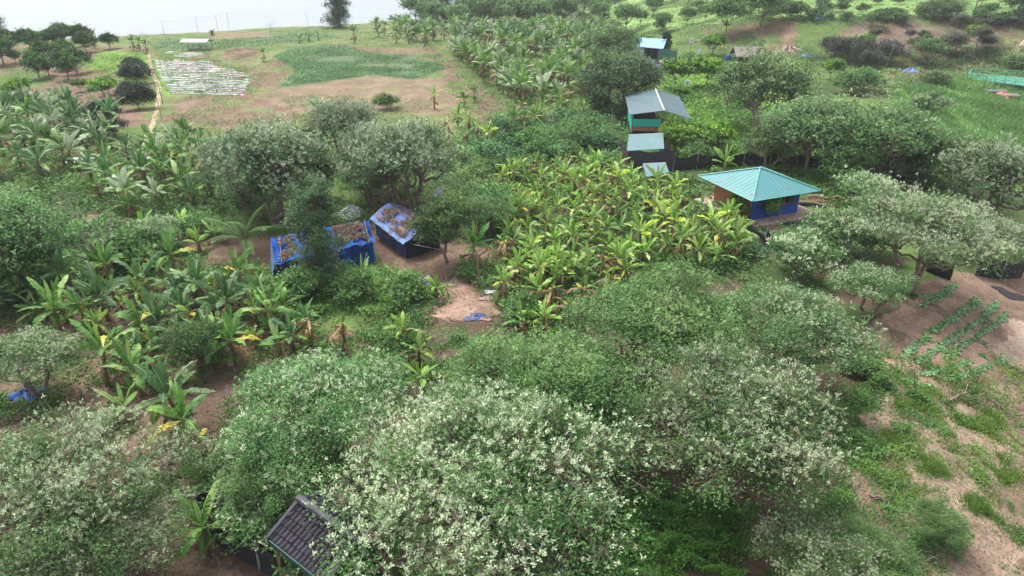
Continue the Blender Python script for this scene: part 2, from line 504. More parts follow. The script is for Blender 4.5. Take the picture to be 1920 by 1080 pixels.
# (pixel outline, colour, second colour, patch size in m, patch threshold, edge wobble in m)
ZONES = [
 ([(-400, 60), (700, 40), (1000, 0), (1100, 90), (1000, 300), (-400, 320)], GRASS, OLIVE, 5, .5, 2),
 ([(-300, 88), (60, 84), (280, 90), (290, 130), (270, 200), (290, 270), (60, 260), (-300, 210)], SOIL, GRASS, 9, .56, 1.5),
 ([(190, 94), (276, 98), (284, 135), (272, 155), (262, 200), (236, 140), (165, 130)], LIME, GRASS, 4, .62, 1.0),
 ([(-50, 130), (60, 128), (120, 150), (60, 168), (-50, 165)], GRASS, SOIL, 5, .6, 2),
 ([(284, 98), (300, 96), (330, 180), (310, 190), (300, 160)], LIME, GRASS, 4, .55, .5),
 ([(285, 70), (620, 50), (640, 72), (430, 92), (400, 96), (290, 92)], BLUEGR, GRASS, 3, .5, 1),
 ([(395, 62), (505, 58), (510, 70), (400, 73)], TAN, OLIVE, 2, .6, 1),
 ([(288, 97), (392, 95), (416, 125), (478, 143), (462, 176), (322, 180)], GRASS, SOIL, 2.5, .55, .5),
 ([(412, 98), (440, 88), (520, 100), (560, 130), (520, 165), (470, 180), (476, 142), (418, 122)], OLIVE, SOIL, 4, .5, 1),
 ([(418, 98), (445, 88), (478, 92), (490, 104), (440, 112)], SOIL, DSOIL, 2, .5, 1),
 ([(300, 182), (480, 178), (520, 190), (640, 200), (500, 240), (300, 262)], OLIVE, SOIL, 5, .48, 1.5),
 ([(320, 192), (410, 190), (420, 200), (330, 212)], SAND2, SOIL, 2, .5, 1),
 ([(470, 182), (520, 166), (700, 140), (775, 148), (850, 146), (875, 186), (840, 215), (560, 210)], TAN, OLIVE, 6, .66, .4),
 ([(508, 104), (560, 86), (650, 84), (720, 100), (825, 96), (832, 132), (775, 150), (700, 142), (520, 166), (556, 132)], BLUEGR, SOIL, 7, .64, .4),
 ([(640, 82), (700, 90), (820, 92), (845, 110), (860, 140), (832, 150), (826, 104), (740, 102), (660, 94)], SOIL, OLIVE, 3, .6, 1),
 ([(830, 130), (880, 150), (940, 190), (1000, 240), (960, 260), (880, 220), (840, 160)], SOIL, GRASS, 3, .5, 1),
 ([(1240, 120), (1500, 110), (1460, 330), (1250, 330)], LIME, GRASS, 6, .6, 2),
 ([(1100, 15), (2300, -20), (2300, 75), (1900, 70), (1640, 60), (1400, 40), (1100, 60)], (0.19, 0.30, 0.095), GRASS, 10, .6, 3),
 ([(1300, 52), (1480, 62), (1500, 75), (1450, 100), (1370, 95), (1310, 80)], SOIL, GRASS, 4, .48, 2),
 ([(1470, 62), (1500, 58), (1478, 84), (1466, 84)], SAND2, SOIL, 2, .5, 1),
 ([(1600, 60), (1700, 55), (1930, 45), (2200, 40), (2200, 95), (1910, 75), (1740, 100), (1660, 90), (1560, 70)], (0.15, 0.11, 0.085), OLIVE, 5, .62, 2),
 ([(1650, 110), (1740, 100), (1910, 76), (2200, 60), (2200, 150), (1830, 130), (1700, 150)], OLIVE, TAN, 5, .58, 2),
 ([(1630, 128), (1700, 118), (1740, 132), (1760, 140), (1660, 146)], SAND2, SOIL, 2, .55, 1.2),
 ([(1690, 150), (1830, 150), (2300, 165), (2300, 340), (1860, 330), (1700, 330), (1640, 280)], (0.135, 0.255, 0.085), LIME, 9, .6, 3),
 ([(1888, 218), (1925, 205), (2100, 200), (2100, 270), (1920, 262), (1892, 245)], SAND, SAND2, 2, .5, .6),
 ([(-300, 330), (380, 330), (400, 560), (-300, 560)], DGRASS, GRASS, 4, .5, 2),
 ([(90, 385), (200, 398), (290, 425), (300, 440), (180, 420), (80, 408)], SAND2, SOIL, 2, .6, .5),
 ([(270, 425), (330, 440), (500, 440), (640, 480), (640, 520), (480, 505), (380, 510), (400, 470), (300, 450)], SOIL, DSOIL, 2, .55, .8),
 ([(-300, 560), (180, 560), (460, 500), (640, 640), (560, 700), (440, 800), (520, 1120), (-300, 1120)], SOIL, DSOIL, 2.5, .5, 1.5),
 ([(680, 340), (830, 380), (960, 470), (960, 515), (850, 540), (730, 500), (700, 470)], SOIL, DSOIL, 2.5, .48, .6),
 ([(835, 530), (905, 515), (940, 540), (935, 600), (965, 640), (980, 668), (880, 675), (830, 635), (790, 598)], (0.26, 0.175, 0.135), SOIL, 2, .6, .5),
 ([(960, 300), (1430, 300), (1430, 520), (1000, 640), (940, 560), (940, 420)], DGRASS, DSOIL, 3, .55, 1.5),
 ([(1320, 405), (1380, 408), (1500, 450), (1600, 420), (1520, 380), (1600, 370), (1760, 480), (1560, 520), (1430, 470)], GRASS, SOIL, 4, .5, 1),
 ([(1535, 400), (1575, 405), (1580, 425), (1545, 425)], SAND2, SOIL, 2, .7, .4),
 ([(1420, 420), (1460, 425), (1500, 455), (1470, 452)], SAND2, SOIL, 2, .7, .3),
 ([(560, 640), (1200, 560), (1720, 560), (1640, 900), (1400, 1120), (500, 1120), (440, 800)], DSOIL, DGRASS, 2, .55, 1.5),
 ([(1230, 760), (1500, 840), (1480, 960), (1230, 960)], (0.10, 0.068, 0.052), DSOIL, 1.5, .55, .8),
 ([(1740, 520), (1930, 515), (2300, 520), (2300, 1200), (1480, 1200), (1600, 900), (1640, 780), (1680, 600)], SAND2, SOIL, 3, .56, .8),
 ([(1850, 600), (2300, 570), (2300, 720), (1900, 690), (1830, 640)], (0.36, 0.27, 0.21), SAND, 3, .6, .8),
 ([(1600, 760), (1900, 720), (1930, 1100), (1780, 1100), (1700, 900)], SAND, SAND2, 2.2, .55, .8),
 ([(1640, 600), (1760, 540), (1900, 620), (1800, 740), (1660, 720)], (0.27, 0.18, 0.135), SOIL, 1.6, .6, .4),
]
ZW = [(wpoly(z[0]), z[1], z[2], z[3], z[4], z[5], k) for k, z in enumerate(ZONES)]

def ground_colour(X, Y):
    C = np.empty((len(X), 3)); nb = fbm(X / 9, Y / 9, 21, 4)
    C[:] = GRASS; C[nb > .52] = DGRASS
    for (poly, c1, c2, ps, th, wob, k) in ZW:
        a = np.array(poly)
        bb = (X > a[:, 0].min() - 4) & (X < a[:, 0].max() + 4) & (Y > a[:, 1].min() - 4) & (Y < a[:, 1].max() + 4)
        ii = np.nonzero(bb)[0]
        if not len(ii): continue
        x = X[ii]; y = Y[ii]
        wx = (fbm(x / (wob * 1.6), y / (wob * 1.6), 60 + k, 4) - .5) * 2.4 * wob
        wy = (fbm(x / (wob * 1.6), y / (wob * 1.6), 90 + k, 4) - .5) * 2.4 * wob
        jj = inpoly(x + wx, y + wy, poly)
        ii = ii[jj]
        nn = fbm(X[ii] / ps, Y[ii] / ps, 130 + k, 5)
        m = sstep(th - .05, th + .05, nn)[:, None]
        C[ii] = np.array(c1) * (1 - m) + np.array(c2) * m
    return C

rr = np.concatenate([np.geomspace(1.0, 13, 16)[:-1], np.geomspace(13, 420, 560)[:-1], np.geomspace(420, 1500, 24)])
dense = np.radians(np.linspace(38, 142, 760)); rest = np.radians(np.linspace(142, 398, 70)[1:-1])
aa = np.concatenate([dense, rest]); na = len(aa)
RR, AA = np.meshgrid(rr, aa, indexing='ij')
GX = (RR * np.cos(AA)).ravel(); GY = (RR * np.sin(AA)).ravel(); GZ = height(GX, GY)
i_ = np.arange(len(rr) - 1)[:, None]; j_ = np.arange(na)[None, :]; j2 = (j_ + 1) % na
GF = np.stack([i_ * na + j_, (i_ + 1) * na + j_, (i_ + 1) * na + j2, i_ * na + j2], -1).reshape(-1, 4)
# centre: collapse innermost ring onto one point fan
cidx = len(GX)
GXa = np.append(GX, 0.0); GYa = np.append(GY, 0.0); GZa = np.append(GZ, height(np.array([0.]), np.array([0.])))
fan = np.stack([np.full(na, cidx), np.arange(na), (np.arange(na) + 1) % na, np.full(na, cidx)], -1)
gcol = ground_colour(GXa, GYa)
gme = bpy.data.meshes.new('ground')
nf4 = len(GF)
gme.vertices.add(len(GXa)); gme.vertices.foreach_set('co', np.stack([GXa, GYa, GZa], -1).astype(np.float32).ravel())
loops = np.concatenate([GF.ravel(), fan[:, :3].ravel()]).astype(np.int32)
starts = np.concatenate([np.arange(0, nf4 * 4, 4), nf4 * 4 + np.arange(0, na * 3, 3)]).astype(np.int32)
gme.loops.add(len(loops)); gme.loops.foreach_set('vertex_index', loops)
gme.polygons.add(nf4 + na); gme.polygons.foreach_set('loop_start', starts)
gme.polygons.foreach_set('use_smooth', np.ones(nf4 + na, bool))
ga = gme.attributes.new('col', 'FLOAT_COLOR', 'POINT')
gc4 = np.ones((len(GXa), 4), np.float32); gc4[:, :3] = gcol
ga.data.foreach_set('color', gc4.ravel())
gme.materials.append(M['ground']); gme.update()
tag(link('ground', gme), 'uneven farm ground of brown soil, pale sand and green turf', kind='structure')

# river
mb = MB(); mb.slab([(-1400, 60, -5), (1400, 60, -5), (1400, 1400, -5), (-1400, 1400, -5)], 0.5)
tag(mb.build('river_water', M['water']), 'wide pale grey blue river beyond the fields', kind='structure')

# footpaths: a strip of the ground lifted a few mm
def path_strip(name, pts, w, label, col, lift=0.012):
    P = at_v([p[0] for p in pts], [p[1] for p in pts])[:, :2]
    Q = [P[0]]
    for k in range(len(P) - 1):
        n = max(2, int(np.linalg.norm(P[k + 1] - P[k]) / 0.5))
        for t in range(1, n + 1): Q.append(P[k] + (P[k + 1] - P[k]) * t / n)
    Q = np.array(Q)
    for _ in range(12): Q[1:-1] = (Q[:-2] + Q[1:-1] * 2 + Q[2:]) / 4
    d = np.gradient(Q, axis=0); d = nrm(d); s = np.stack([-d[:, 1], d[:, 0]], -1)
    cols = 5; V = []; 
    for c in range(cols + 1):
        o = (c / cols - .5) * w * (1 + 0.5 * (fbm(Q[:, 0] / 1.5 + c * 0, Q[:, 1] / 1.5, 77, 3) - .5)[:, None] * 1.2)
        xy = Q + s * o
        zz = height(xy[:, 0], xy[:, 1]) + lift + 0.03
        if c in (0, cols): zz = zz - 0.07
        V.append(np.concatenate([xy, zz[:, None]], 1))
    V = np.stack(V, 1); n = len(Q)
    a = np.arange(n - 1)[:, None] * (cols + 1) + np.arange(cols)[None]
    F = np.stack([a, a + 1, a + cols + 2, a + cols + 1], -1).reshape(-1, 4)
    C = np.array(col)[None] * rg.uniform(.93, 1.07, (len(F), 1))
    me = mesh_np(name, V.reshape(-1, 3), F[:, ::-1], M['ground'], C, smooth=True)
    tag(link(name, me), label, kind='structure')
path_strip('footpath', [(279, 99), (280, 112), (284, 135), (292, 150), (299, 165), (297, 185), (294, 210), (286, 235), (272, 262), (262, 275)], 0.75,
           'trodden pale dirt footpath beside the plastic mulch field', (0.34, 0.265, 0.19))
path_strip('footpath', [(1960, 62), (1905, 74), (1850, 88), (1800, 100), (1752, 116), (1720, 128)], 1.2,
           'narrow dirt track running along the top of the grassy slope', (0.42, 0.33, 0.23))

# ------------------------------------------------------------------ ground cover (stuff)
def cover(name, label, polys, n, size=0.13, hmax=0.5, lo=(0.045, 0.10, 0.03), hi=(0.12, 0.24, 0.06), patch=3.0, thr=0.35,
          blade=False, aspect=0.55, seed=5, kind='stuff', mound=2.0, hmin=0.02, cat=None, soft=0.06, pale=None, palefrac=0.0, edge=0.6):
    g = np.random.default_rng(seed)
    out = []
    areas = []
    for p in polys:
        a = np.array(p, float); x, y = a[:, 0], a[:, 1]
        areas.append(abs(np.dot(x, np.roll(y, 1)) - np.dot(y, np.roll(x, 1))) / 2)
    tot = sum(areas)
    for p, ar in zip(polys, areas):
        a = np.array(p, float); m = int(n * ar / tot * 1.0)
        lo_ = a.min(0); hi_ = a.max(0); bba = np.prod(hi_ - lo_)
        q = g.uniform(lo_, hi_, (int(m * bba / ar) + 8, 2)); q = q[inpoly(q[:, 0], q[:, 1], p)]
        out.append(q)
    q = np.concatenate(out); w = at_v(q[:, 0], q[:, 1])
    X, Y = w[:, 0], w[:, 1]; dd0 = np.sqrt(X ** 2 + Y ** 2) / 35
    k0 = edge * np.clip(dd0, .7, 3)
    X = X + k0 * ((fbm(X / (1.2 * edge), Y / (1.2 * edge), seed + 700, 3) - .5) * 5 + g.normal(size=len(X)) * .35)
    Y = Y + k0 * ((fbm(X / (1.2 * edge), Y / (1.2 * edge), seed + 800, 3) - .5) * 5 + g.normal(size=len(X)) * .35)
    Z = height(X, Y)
    pn = fbm(X / patch, Y / patch, seed * 3 + 1, 4)
    keep = (pn + g.normal(size=len(X)) * soft) > thr
    X, Y, Z, pn = X[keep], Y[keep], Z[keep], pn[keep]
    dist = np.sqrt(X ** 2 + Y ** 2 + (Z - CAM_Z) ** 2)
    s = size * np.clip(dist / 32, 0.8, 3.2)
    md = fbm(X / mound, Y / mound, seed + 300, 3)
    hgt = hmin + hmax * np.clip((md - .3) / .45, 0, 1) * np.clip((pn - thr + .08) / .2, 0.15, 1)
    m = len(X)
    up = np.array([0, 0, 1.0])
    if blade:
        d = nrm(g.normal(size=(m, 3)) * 0.6 + up + np.array([.15, .05, 0])); side = nrm(np.cross(d, randdir(m, g)))
        base = np.stack([X, Y, Z - 0.03], -1); L = hgt * g.uniform(.5, 1.3, m) + .06; W = s * 0.35 * aspect
        V, F = leafquads(base, d, side, L, W, 0.35)
        shade = g.uniform(0, 1, m)
    else:
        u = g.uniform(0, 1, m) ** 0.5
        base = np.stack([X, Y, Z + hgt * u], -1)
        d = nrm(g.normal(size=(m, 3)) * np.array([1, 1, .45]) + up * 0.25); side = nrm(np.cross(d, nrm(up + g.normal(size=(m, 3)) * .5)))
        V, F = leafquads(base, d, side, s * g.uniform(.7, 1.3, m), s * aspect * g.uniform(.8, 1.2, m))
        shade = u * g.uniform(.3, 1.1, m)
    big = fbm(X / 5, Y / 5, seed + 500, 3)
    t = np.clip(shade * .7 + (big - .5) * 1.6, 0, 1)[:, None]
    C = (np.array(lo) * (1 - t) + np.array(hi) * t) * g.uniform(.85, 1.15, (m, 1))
    if pale is not None:
        pm = g.uniform(0, 1, m) < palefrac; C[pm] = np.array(pale) * g.uniform(.7, 1.1, (pm.sum(), 1))
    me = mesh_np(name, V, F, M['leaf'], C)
    o = link(name, me); o['label'] = label; o['kind'] = kind
    if cat: o['category'] = cat
    return o

G1 = ((0.055, 0.13, 0.035), (0.17, 0.34, 0.07))
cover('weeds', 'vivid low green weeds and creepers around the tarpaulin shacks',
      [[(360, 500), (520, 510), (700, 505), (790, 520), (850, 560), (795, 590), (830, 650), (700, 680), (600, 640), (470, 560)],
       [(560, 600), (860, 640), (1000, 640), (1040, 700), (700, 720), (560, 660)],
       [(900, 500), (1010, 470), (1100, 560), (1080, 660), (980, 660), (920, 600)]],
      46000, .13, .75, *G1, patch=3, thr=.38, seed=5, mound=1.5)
cover('weeds', 'dark green bean like creepers on the ground left of the dead tree',
      [[(60, 395), (180, 410), (300, 440), (370, 500), (250, 540), (60, 540), (-80, 500), (-80, 400)]],
      26000, .14, .6, (0.06, 0.145, 0.045), (0.16, 0.31, 0.09), patch=4, thr=.30, seed=6, mound=2)
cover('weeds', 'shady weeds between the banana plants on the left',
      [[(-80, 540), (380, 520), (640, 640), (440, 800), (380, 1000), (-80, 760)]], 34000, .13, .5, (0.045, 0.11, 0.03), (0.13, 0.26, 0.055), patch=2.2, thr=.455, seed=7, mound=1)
cover('weeds', 'thick green undergrowth beneath the yellow green banana plantation',
      [[(880, 310), (1180, 290), (1310, 340), (1430, 450), (1400, 520), (1080, 570), (960, 620), (930, 480), (930, 400)]],
      60000, .14, 1.0, (0.06, 0.145, 0.04), (0.19, 0.35, 0.07), patch=3, thr=.33, seed=8, mound=1.7)
cover('weeds', 'rounded mounds of leafy green bushes below the far banana plantation',
      [[(930, 245), (1010, 235), (1080, 225), (1145, 235), (1160, 300), (1000, 305), (900, 300), (880, 270)]],
      26000, .12, 2.4, (0.045, 0.12, 0.045), (0.12, 0.26, 0.09), patch=5, thr=.22, seed=9, mound=2.6)
cover('weeds', 'dense bright green groundcover at the bottom edge of the view',
      [[(1120, 920), (1230, 920), (1400, 960), (1380, 1090), (1090, 1090)]], 34000, .115, .8, (0.06, 0.16, 0.028), (0.17, 0.38, 0.055), patch=3, thr=.15, seed=10, mound=.8)
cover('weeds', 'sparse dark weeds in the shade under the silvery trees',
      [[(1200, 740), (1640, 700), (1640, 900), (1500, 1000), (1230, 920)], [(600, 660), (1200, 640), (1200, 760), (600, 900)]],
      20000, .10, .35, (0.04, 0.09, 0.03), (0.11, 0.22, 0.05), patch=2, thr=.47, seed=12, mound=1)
cover('grass', 'fresh bright green grass growing in tufts on the sandy slope',
      [[(1690, 750), (1770, 740), (1760, 860), (1700, 920), (1640, 920), (1640, 860)], [(1800, 740), (1860, 710), (1910, 790), (1840, 830), (1790, 780)],
       [(1650, 715), (1740, 722), (1760, 745), (1680, 745)], [(1800, 845), (1850, 845), (1880, 875), (1830, 880)],
       [(1830, 905), (1880, 910), (1880, 945), (1845, 940)], [(1855, 960), (1930, 980), (1930, 1040), (1890, 1010)], [(1885, 815), (1930, 820), (1930, 870), (1900, 860)],
       [(1890, 910), (1930, 905), (1930, 950), (1895, 945)], [(1740, 700), (1850, 690), (1870, 730), (1760, 740)], [(1890, 700), (1930, 690), (1930, 730), (1895, 725)],
       [(1805, 930), (1840, 935), (1845, 975), (1815, 970)], [(1750, 845), (1790, 850), (1785, 880), (1755, 875)]],
      46000, .09, .36, (0.12, 0.21, 0.045), (0.29, 0.44, 0.10), patch=1.1, thr=.52, blade=True, seed=13, mound=.8, hmin=.06, aspect=.9, edge=.9, soft=.10)
cover('weeds', 'leafy weeds mixed into the grass tufts of the sandy slope',
      [[(1690, 750), (1770, 740), (1760, 860), (1700, 920), (1640, 920), (1640, 860)], [(1800, 740), (1860, 710), (1910, 790), (1840, 830), (1790, 780)],
       [(1680, 690), (1790, 700), (1800, 740), (1700, 745)], [(1800, 845), (1850, 845), (1880, 875), (1830, 880)],
       [(1830, 905), (1880, 910), (1880, 945), (1845, 940)], [(1855, 960), (1930, 980), (1930, 1040), (1890, 1010)], [(1885, 815), (1930, 820), (1930, 870), (1900, 860)],
       [(1890, 910), (1930, 905), (1930, 950), (1895, 945)], [(1740, 700), (1850, 690), (1870, 730), (1760, 740)], [(1890, 700), (1930, 690), (1930, 730), (1895, 725)],
       [(1805, 930), (1840, 935), (1845, 975), (1815, 970)], [(1750, 845), (1790, 850), (1785, 880), (1755, 875)]],
      26000, .085, .34, (0.07, 0.15, 0.035), (0.22, 0.38, 0.08), patch=1.1, thr=.52, seed=48, mound=.8, hmin=.06, edge=.9, soft=.10)
cover('weeds', 'green creepers and leafy weeds straggling over the eroded bank',
      [[(1600, 780), (1700, 760), (1640, 880), (1600, 900)], [(1560, 880), (1640, 860), (1660, 930), (1600, 990), (1540, 960)],
       [(1660, 940), (1760, 930), (1830, 1030), (1780, 1090), (1640, 1090), (1640, 1000)], [(1590, 660), (1650, 650), (1670, 710), (1640, 760), (1580, 760)],
       [(1480, 860), (1560, 820), (1640, 800), (1600, 900), (1500, 960)], [(1600, 700), (1720, 720), (1760, 780), (1640, 860), (1560, 800)]],
      46000, .11, .7, (0.055, 0.145, 0.04), (0.17, 0.34, 0.08), patch=1.6, thr=.46, seed=14, mound=1.2, edge=.9, soft=.10)
cover('grass', 'soft bright green meadow grass on the low ground at right',
      [[(1700, 150), (1830, 152), (1960, 190), (1960, 345), (1720, 340), (1640, 300), (1700, 220)]],
      60000, .14, .7, (0.12, 0.24, 0.075), (0.25, 0.42, 0.13), patch=8, thr=.12, blade=True, seed=15, mound=5, hmin=.3, aspect=1.0)
cover('grass', 'lush grass and creepers around the stilt hut',
      [[(1250, 110), (1400, 110), (1420, 200), (1380, 300), (1250, 300), (1240, 240)], [(1130, 190), (1180, 200), (1180, 300), (1150, 290)]],
      26000, .11, .5, (0.07, 0.17, 0.03), (0.21, 0.38, 0.06), patch=4, thr=.25, seed=16, mound=3)
cover('scrub', 'green scrub covering the far hillside at top right',
      [[(1060, 30), (1200, -8), (1960, -12), (1960, 60), (1600, 70), (1400, 60), (1200, 80)],
       [(1240, 100), (1960, 60), (1960, 140), (1700, 160), (1500, 130)]],
      60000, .09, 1.3, (0.08, 0.165, 0.05), (0.20, 0.35, 0.10), patch=9, thr=.42, seed=17, mound=5, pale=(0.22, 0.30, 0.13), palefrac=.12)
cover('scrub', 'dry brown twiggy scrub on the bank below the top hillside',
      [[(1640, 60), (1960, 40), (1960, 80), (1780, 110), (1660, 105), (1580, 80)], [(1500, 80), (1600, 85), (1640, 130), (1520, 120)]],
      26000, .09, 1.5, (0.085, 0.065, 0.052), (0.20, 0.165, 0.13), patch=5, thr=.38, seed=18, mound=3, aspect=.25)
cover('scrub', 'mixed dry and green tussocks on the slope above the meadow',
      [[(1640, 120), (1780, 105), (1960, 85), (1960, 150), (1830, 152), (1700, 170), (1600, 190)]],
      14000, .10, .9, (0.10, 0.14, 0.06), (0.24, 0.31, 0.13), patch=4, thr=.40, seed=19, mound=3, pale=(0.30, 0.27, 0.16), palefrac=.15)
cover('crop_plants', 'blue green low crop filling the sloping field between bare soil patches',
      [[(512, 106), (556, 90), (650, 86), (720, 104), (825, 100), (830, 130), (775, 148), (700, 140), (524, 163), (556, 132)]],
      36000, .07, .35, (0.075, 0.165, 0.06), (0.15, 0.29, 0.11), patch=6, thr=.36, seed=20, mound=1, edge=.12)
cover('crop_plants', 'low green crop rows on the brow above the river',
      [[(290, 78), (440, 74), (600, 60), (640, 72), (430, 92), (290, 92)]], 7000, .08, .6, (0.06, 0.15, 0.06), (0.13, 0.28, 0.11), patch=6, thr=.30, seed=21, mound=2)
cover('grass', 'bright yellow green grass patch between the orchard and the path',
      [[(190, 96), (274, 99), (280, 150), (262, 200), (236, 145), (165, 132)]], 9000, .07, .3, (0.13, 0.26, 0.05), (0.24, 0.42, 0.08), patch=4, thr=.35, seed=22, mound=2)
cover('grass', 'thin rough grass on the fields behind the tall trees',
      [[(300, 182), (500, 178), (870, 190), (860, 230), (640, 210), (500, 245), (300, 262)], [(412, 100), (520, 104), (550, 130), (470, 180), (418, 122)],
       [(-60, 100), (60, 90), (190, 96), (160, 200), (-60, 200)], [(500, 55), (640, 50), (700, 85), (560, 88)], [(840, 110), (1000, 235), (930, 260), (840, 200)]],
      40000, .06, .25, (0.10, 0.18, 0.05), (0.21, 0.33, 0.09), patch=5, thr=.45, seed=23, mound=2)
cover('weeds', 'blue green broad leaved weeds and pale litter in the house yard',
      [[(1400, 425), (1520, 405), (1600, 440), (1600, 520), (1440, 480)]], 14000, .12, .3, (0.07, 0.15, 0.07), (0.16, 0.28, 0.14), patch=2.5, thr=.38, seed=24, mound=1, pale=(.42, .48, .46), palefrac=.10)
cover('weeds', 'green verge of weeds around the blue walled house',
      [[(1300, 310), (1560, 320), (1640, 350), (1560, 400), (1500, 350), (1340, 330)], [(1250, 270), (1380, 260), (1400, 300), (1260, 310)]],
      16000, .12, .5, (0.06, 0.14, 0.03), (0.16, 0.30, 0.06), patch=3, thr=.33, seed=25, mound=2)
cover('weeds', 'low green weeds on the ground among the tall grey green trees',
      [[(-80, 325), (250, 290), (420, 260), (960, 300), (960, 470), (700, 420), (480, 440), (250, 400), (-80, 400)]], 46000, .12, .8, (0.06, 0.14, 0.038), (0.18, 0.32, 0.07), patch=3, thr=.36, seed=41, mound=2)
cover('weeds', 'rough green growth under and around the far banana plantation',
      [[(640, 60), (1140, 40), (1180, 200), (1080, 240), (930, 260), (850, 130), (650, 90)]], 36000, .075, 1.0, (0.07, 0.155, 0.045), (0.19, 0.33, 0.09), patch=5, thr=.36, seed=42, mound=3)
cover('weeds', 'green growth on the open ground right of the stilt hut and below the acacias',
      [[(1250, 180), (1460, 200), (1720, 300), (1760, 350), (1640, 350), (1400, 310), (1250, 310)]], 26000, .10, .8, (0.06, 0.14, 0.035), (0.17, 0.32, 0.065), patch=3, thr=.35, seed=43, mound=2)
cover('scrub', 'bushy green growth covering the rear slopes of the hillside',
      [[(1080, 10), (1960, -10), (1960, 110), (1700, 110), (1500, 140), (1300, 60), (1120, 60)]], 60000, .085, 2.0, (0.07, 0.15, 0.045), (0.21, 0.36, 0.11), patch=6, thr=.52, seed=44, mound=4, pale=(.25,.33,.16), palefrac=.1)
cover('weeds', 'thin scattered weeds over the pale sandy slope',
      [[(1560, 720), (1930, 690), (1990, 1100), (1560, 1100)]], 9000, .085, .12, (0.07, 0.15, 0.04), (0.19, 0.32, 0.07), patch=2.2, thr=.50, seed=46, mound=1, soft=.10)
cover('dry_litter', 'pebbles and dry bits lying on the sandy slope', [[(1560, 560), (1990, 520), (1990, 1100), (1560, 1100)]], 5000, .05, .03, (0.10, 0.08, 0.06), (0.45, 0.37, 0.30), patch=1.5, thr=.40, seed=47, aspect=.8)
cover('leaf_litter', 'dry brown leaves and sticks littering the soil under the banana plants',
      [[(-80, 560), (460, 500), (640, 640), (440, 800), (520, 1090), (-80, 1090)], [(700, 470), (950, 480), (960, 660), (800, 640)], [(1200, 760), (1520, 840), (1480, 1000), (1230, 960)]],
      16000, .14, .06, (0.14, 0.10, 0.07), (0.42, 0.32, 0.22), patch=2, thr=.44, seed=26, aspect=.3)
cover('dry_twigs', 'grey dead twigs scattered over the sandy slope',
      [[(1560, 880), (1930, 700), (1930, 1090), (1560, 1090)]], 1500, .22, .05, (0.20, 0.16, 0.13), (0.45, 0.38, 0.31), patch=2, thr=.46, seed=27, aspect=.10)

# haze: thin even air over the whole place
def haze_box():
    m, nt = new_mat('haze'); out = N(nt, 'ShaderNodeOutputMaterial'); v = N(nt, 'ShaderNodeVolumePrincipled')
    v.inputs['Color'].default_value = (0.86, 0.90, 0.94, 1); v.inputs['Density'].default_value = 0.00028; v.inputs['Anisotropy'].default_value = 0.2
    nt.links.new(v.outputs[0], out.inputs['Volume'])
    b_ = MB(); b_.box(0, 0, 2, 3060, 3060, 48); o = b_.build('haze', m); o['kind'] = 'stuff'; o['label'] = 'thin pale haze in the air over the fields and river'
haze_box()

# ------------------------------------------------------------------ kinds of tree
def v3(*a): return np.array(a)
tree_data('silver_a', R=5.0, H=6.6, zc=4.4, nl=16, nc=18, nr=25, flat=.42, kl=10, leaf=.105, wid=.042, pale=.5, seed=1, trunks=3, lobe=.34, drop=.5)
tree_data('silver_b', R=4.2, H=6.2, zc=4.2, nl=15, nc=17, nr=20, flat=.42, kl=10, leaf=.105, wid=.042, pale=.42, seed=2, trunks=3, lobe=.35, drop=.5)
tree_data('silver_c', R=4.0, H=6.0, zc=4.0, nl=15, nc=17, nr=20, flat=.42, kl=10, leaf=.108, wid=.042, pale=.26, seed=3, trunks=2, lobe=.35, drop=.5, c_hi=v3(.14, .28, .085))
tree_data('silver_open', R=4.6, H=5.4, zc=3.6, nl=16, nc=14, nr=17, flat=.42, kl=10, leaf=.11, wid=.043, pale=.5, seed=4, trunks=4, lobe=.31, p_hi=PALE * .9)
tree_data('feather_green', R=4.0, H=6.2, zc=4.2, nl=14, nc=18, nr=24, flat=.42, kl=11, leaf=.12, wid=.04, pale=.14, seed=5, trunks=2, lobe=.36, drop=.5,
          c_lo=v3(.055, .13, .042), c_hi=v3(.155, .29, .085), p_lo=v3(.23, .37, .14), p_hi=v3(.36, .48, .22))
tree_data('mid_silver', R=4.6, H=7.6, zc=4.3, drop=.7, nl=17, nc=12, nr=17, kl=7, leaf=.21, wid=.075, pale=.48, seed=6, trunks=3, lobe=.42, flat=.7,
          p_lo=v3(.22, .30, .17), p_hi=v3(.42, .48, .34), c_lo=v3(.045, .09, .035), c_hi=v3(.13, .22, .085), tr=.2)
tree_data('mid_green', R=4.6, H=7.4, zc=4.2, drop=.75, nl=16, nc=13, nr=16, kl=7, leaf=.22, wid=.085, pale=.20, seed=7, trunks=2, lobe=.46, flat=.75,
          p_lo=v3(.20, .34, .14), p_hi=v3(.35, .48, .25), c_lo=v3(.06, .135, .045), c_hi=v3(.15, .29, .09), tr=.2)
tree_data('far_acacia', R=5.4, H=7.5, zc=4.3, drop=.7, nl=17, nc=13, nr=14, kl=6, leaf=.32, wid=.12, pale=.25, seed=8, trunks=3, lobe=.44, flat=.75,
          p_lo=v3(.19, .30, .12), p_hi=v3(.34, .45, .23), c_lo=v3(.05, .105, .04), c_hi=v3(.13, .24, .075), tr=.2, bark='palebark', ros=.25)
tree_data('far_round', R=5.2, H=7.6, zc=4.2, drop=.5, nl=16, nc=16, nr=17, kl=6, leaf=.30, wid=.13, pale=.16, seed=9, trunks=3, lobe=.44, flat=.95,
          p_lo=v3(.13, .22, .10), p_hi=v3(.22, .32, .16), c_lo=v3(.03, .065, .03), c_hi=v3(.085, .15, .06), tr=.2, bark='palebark', ros=.25)
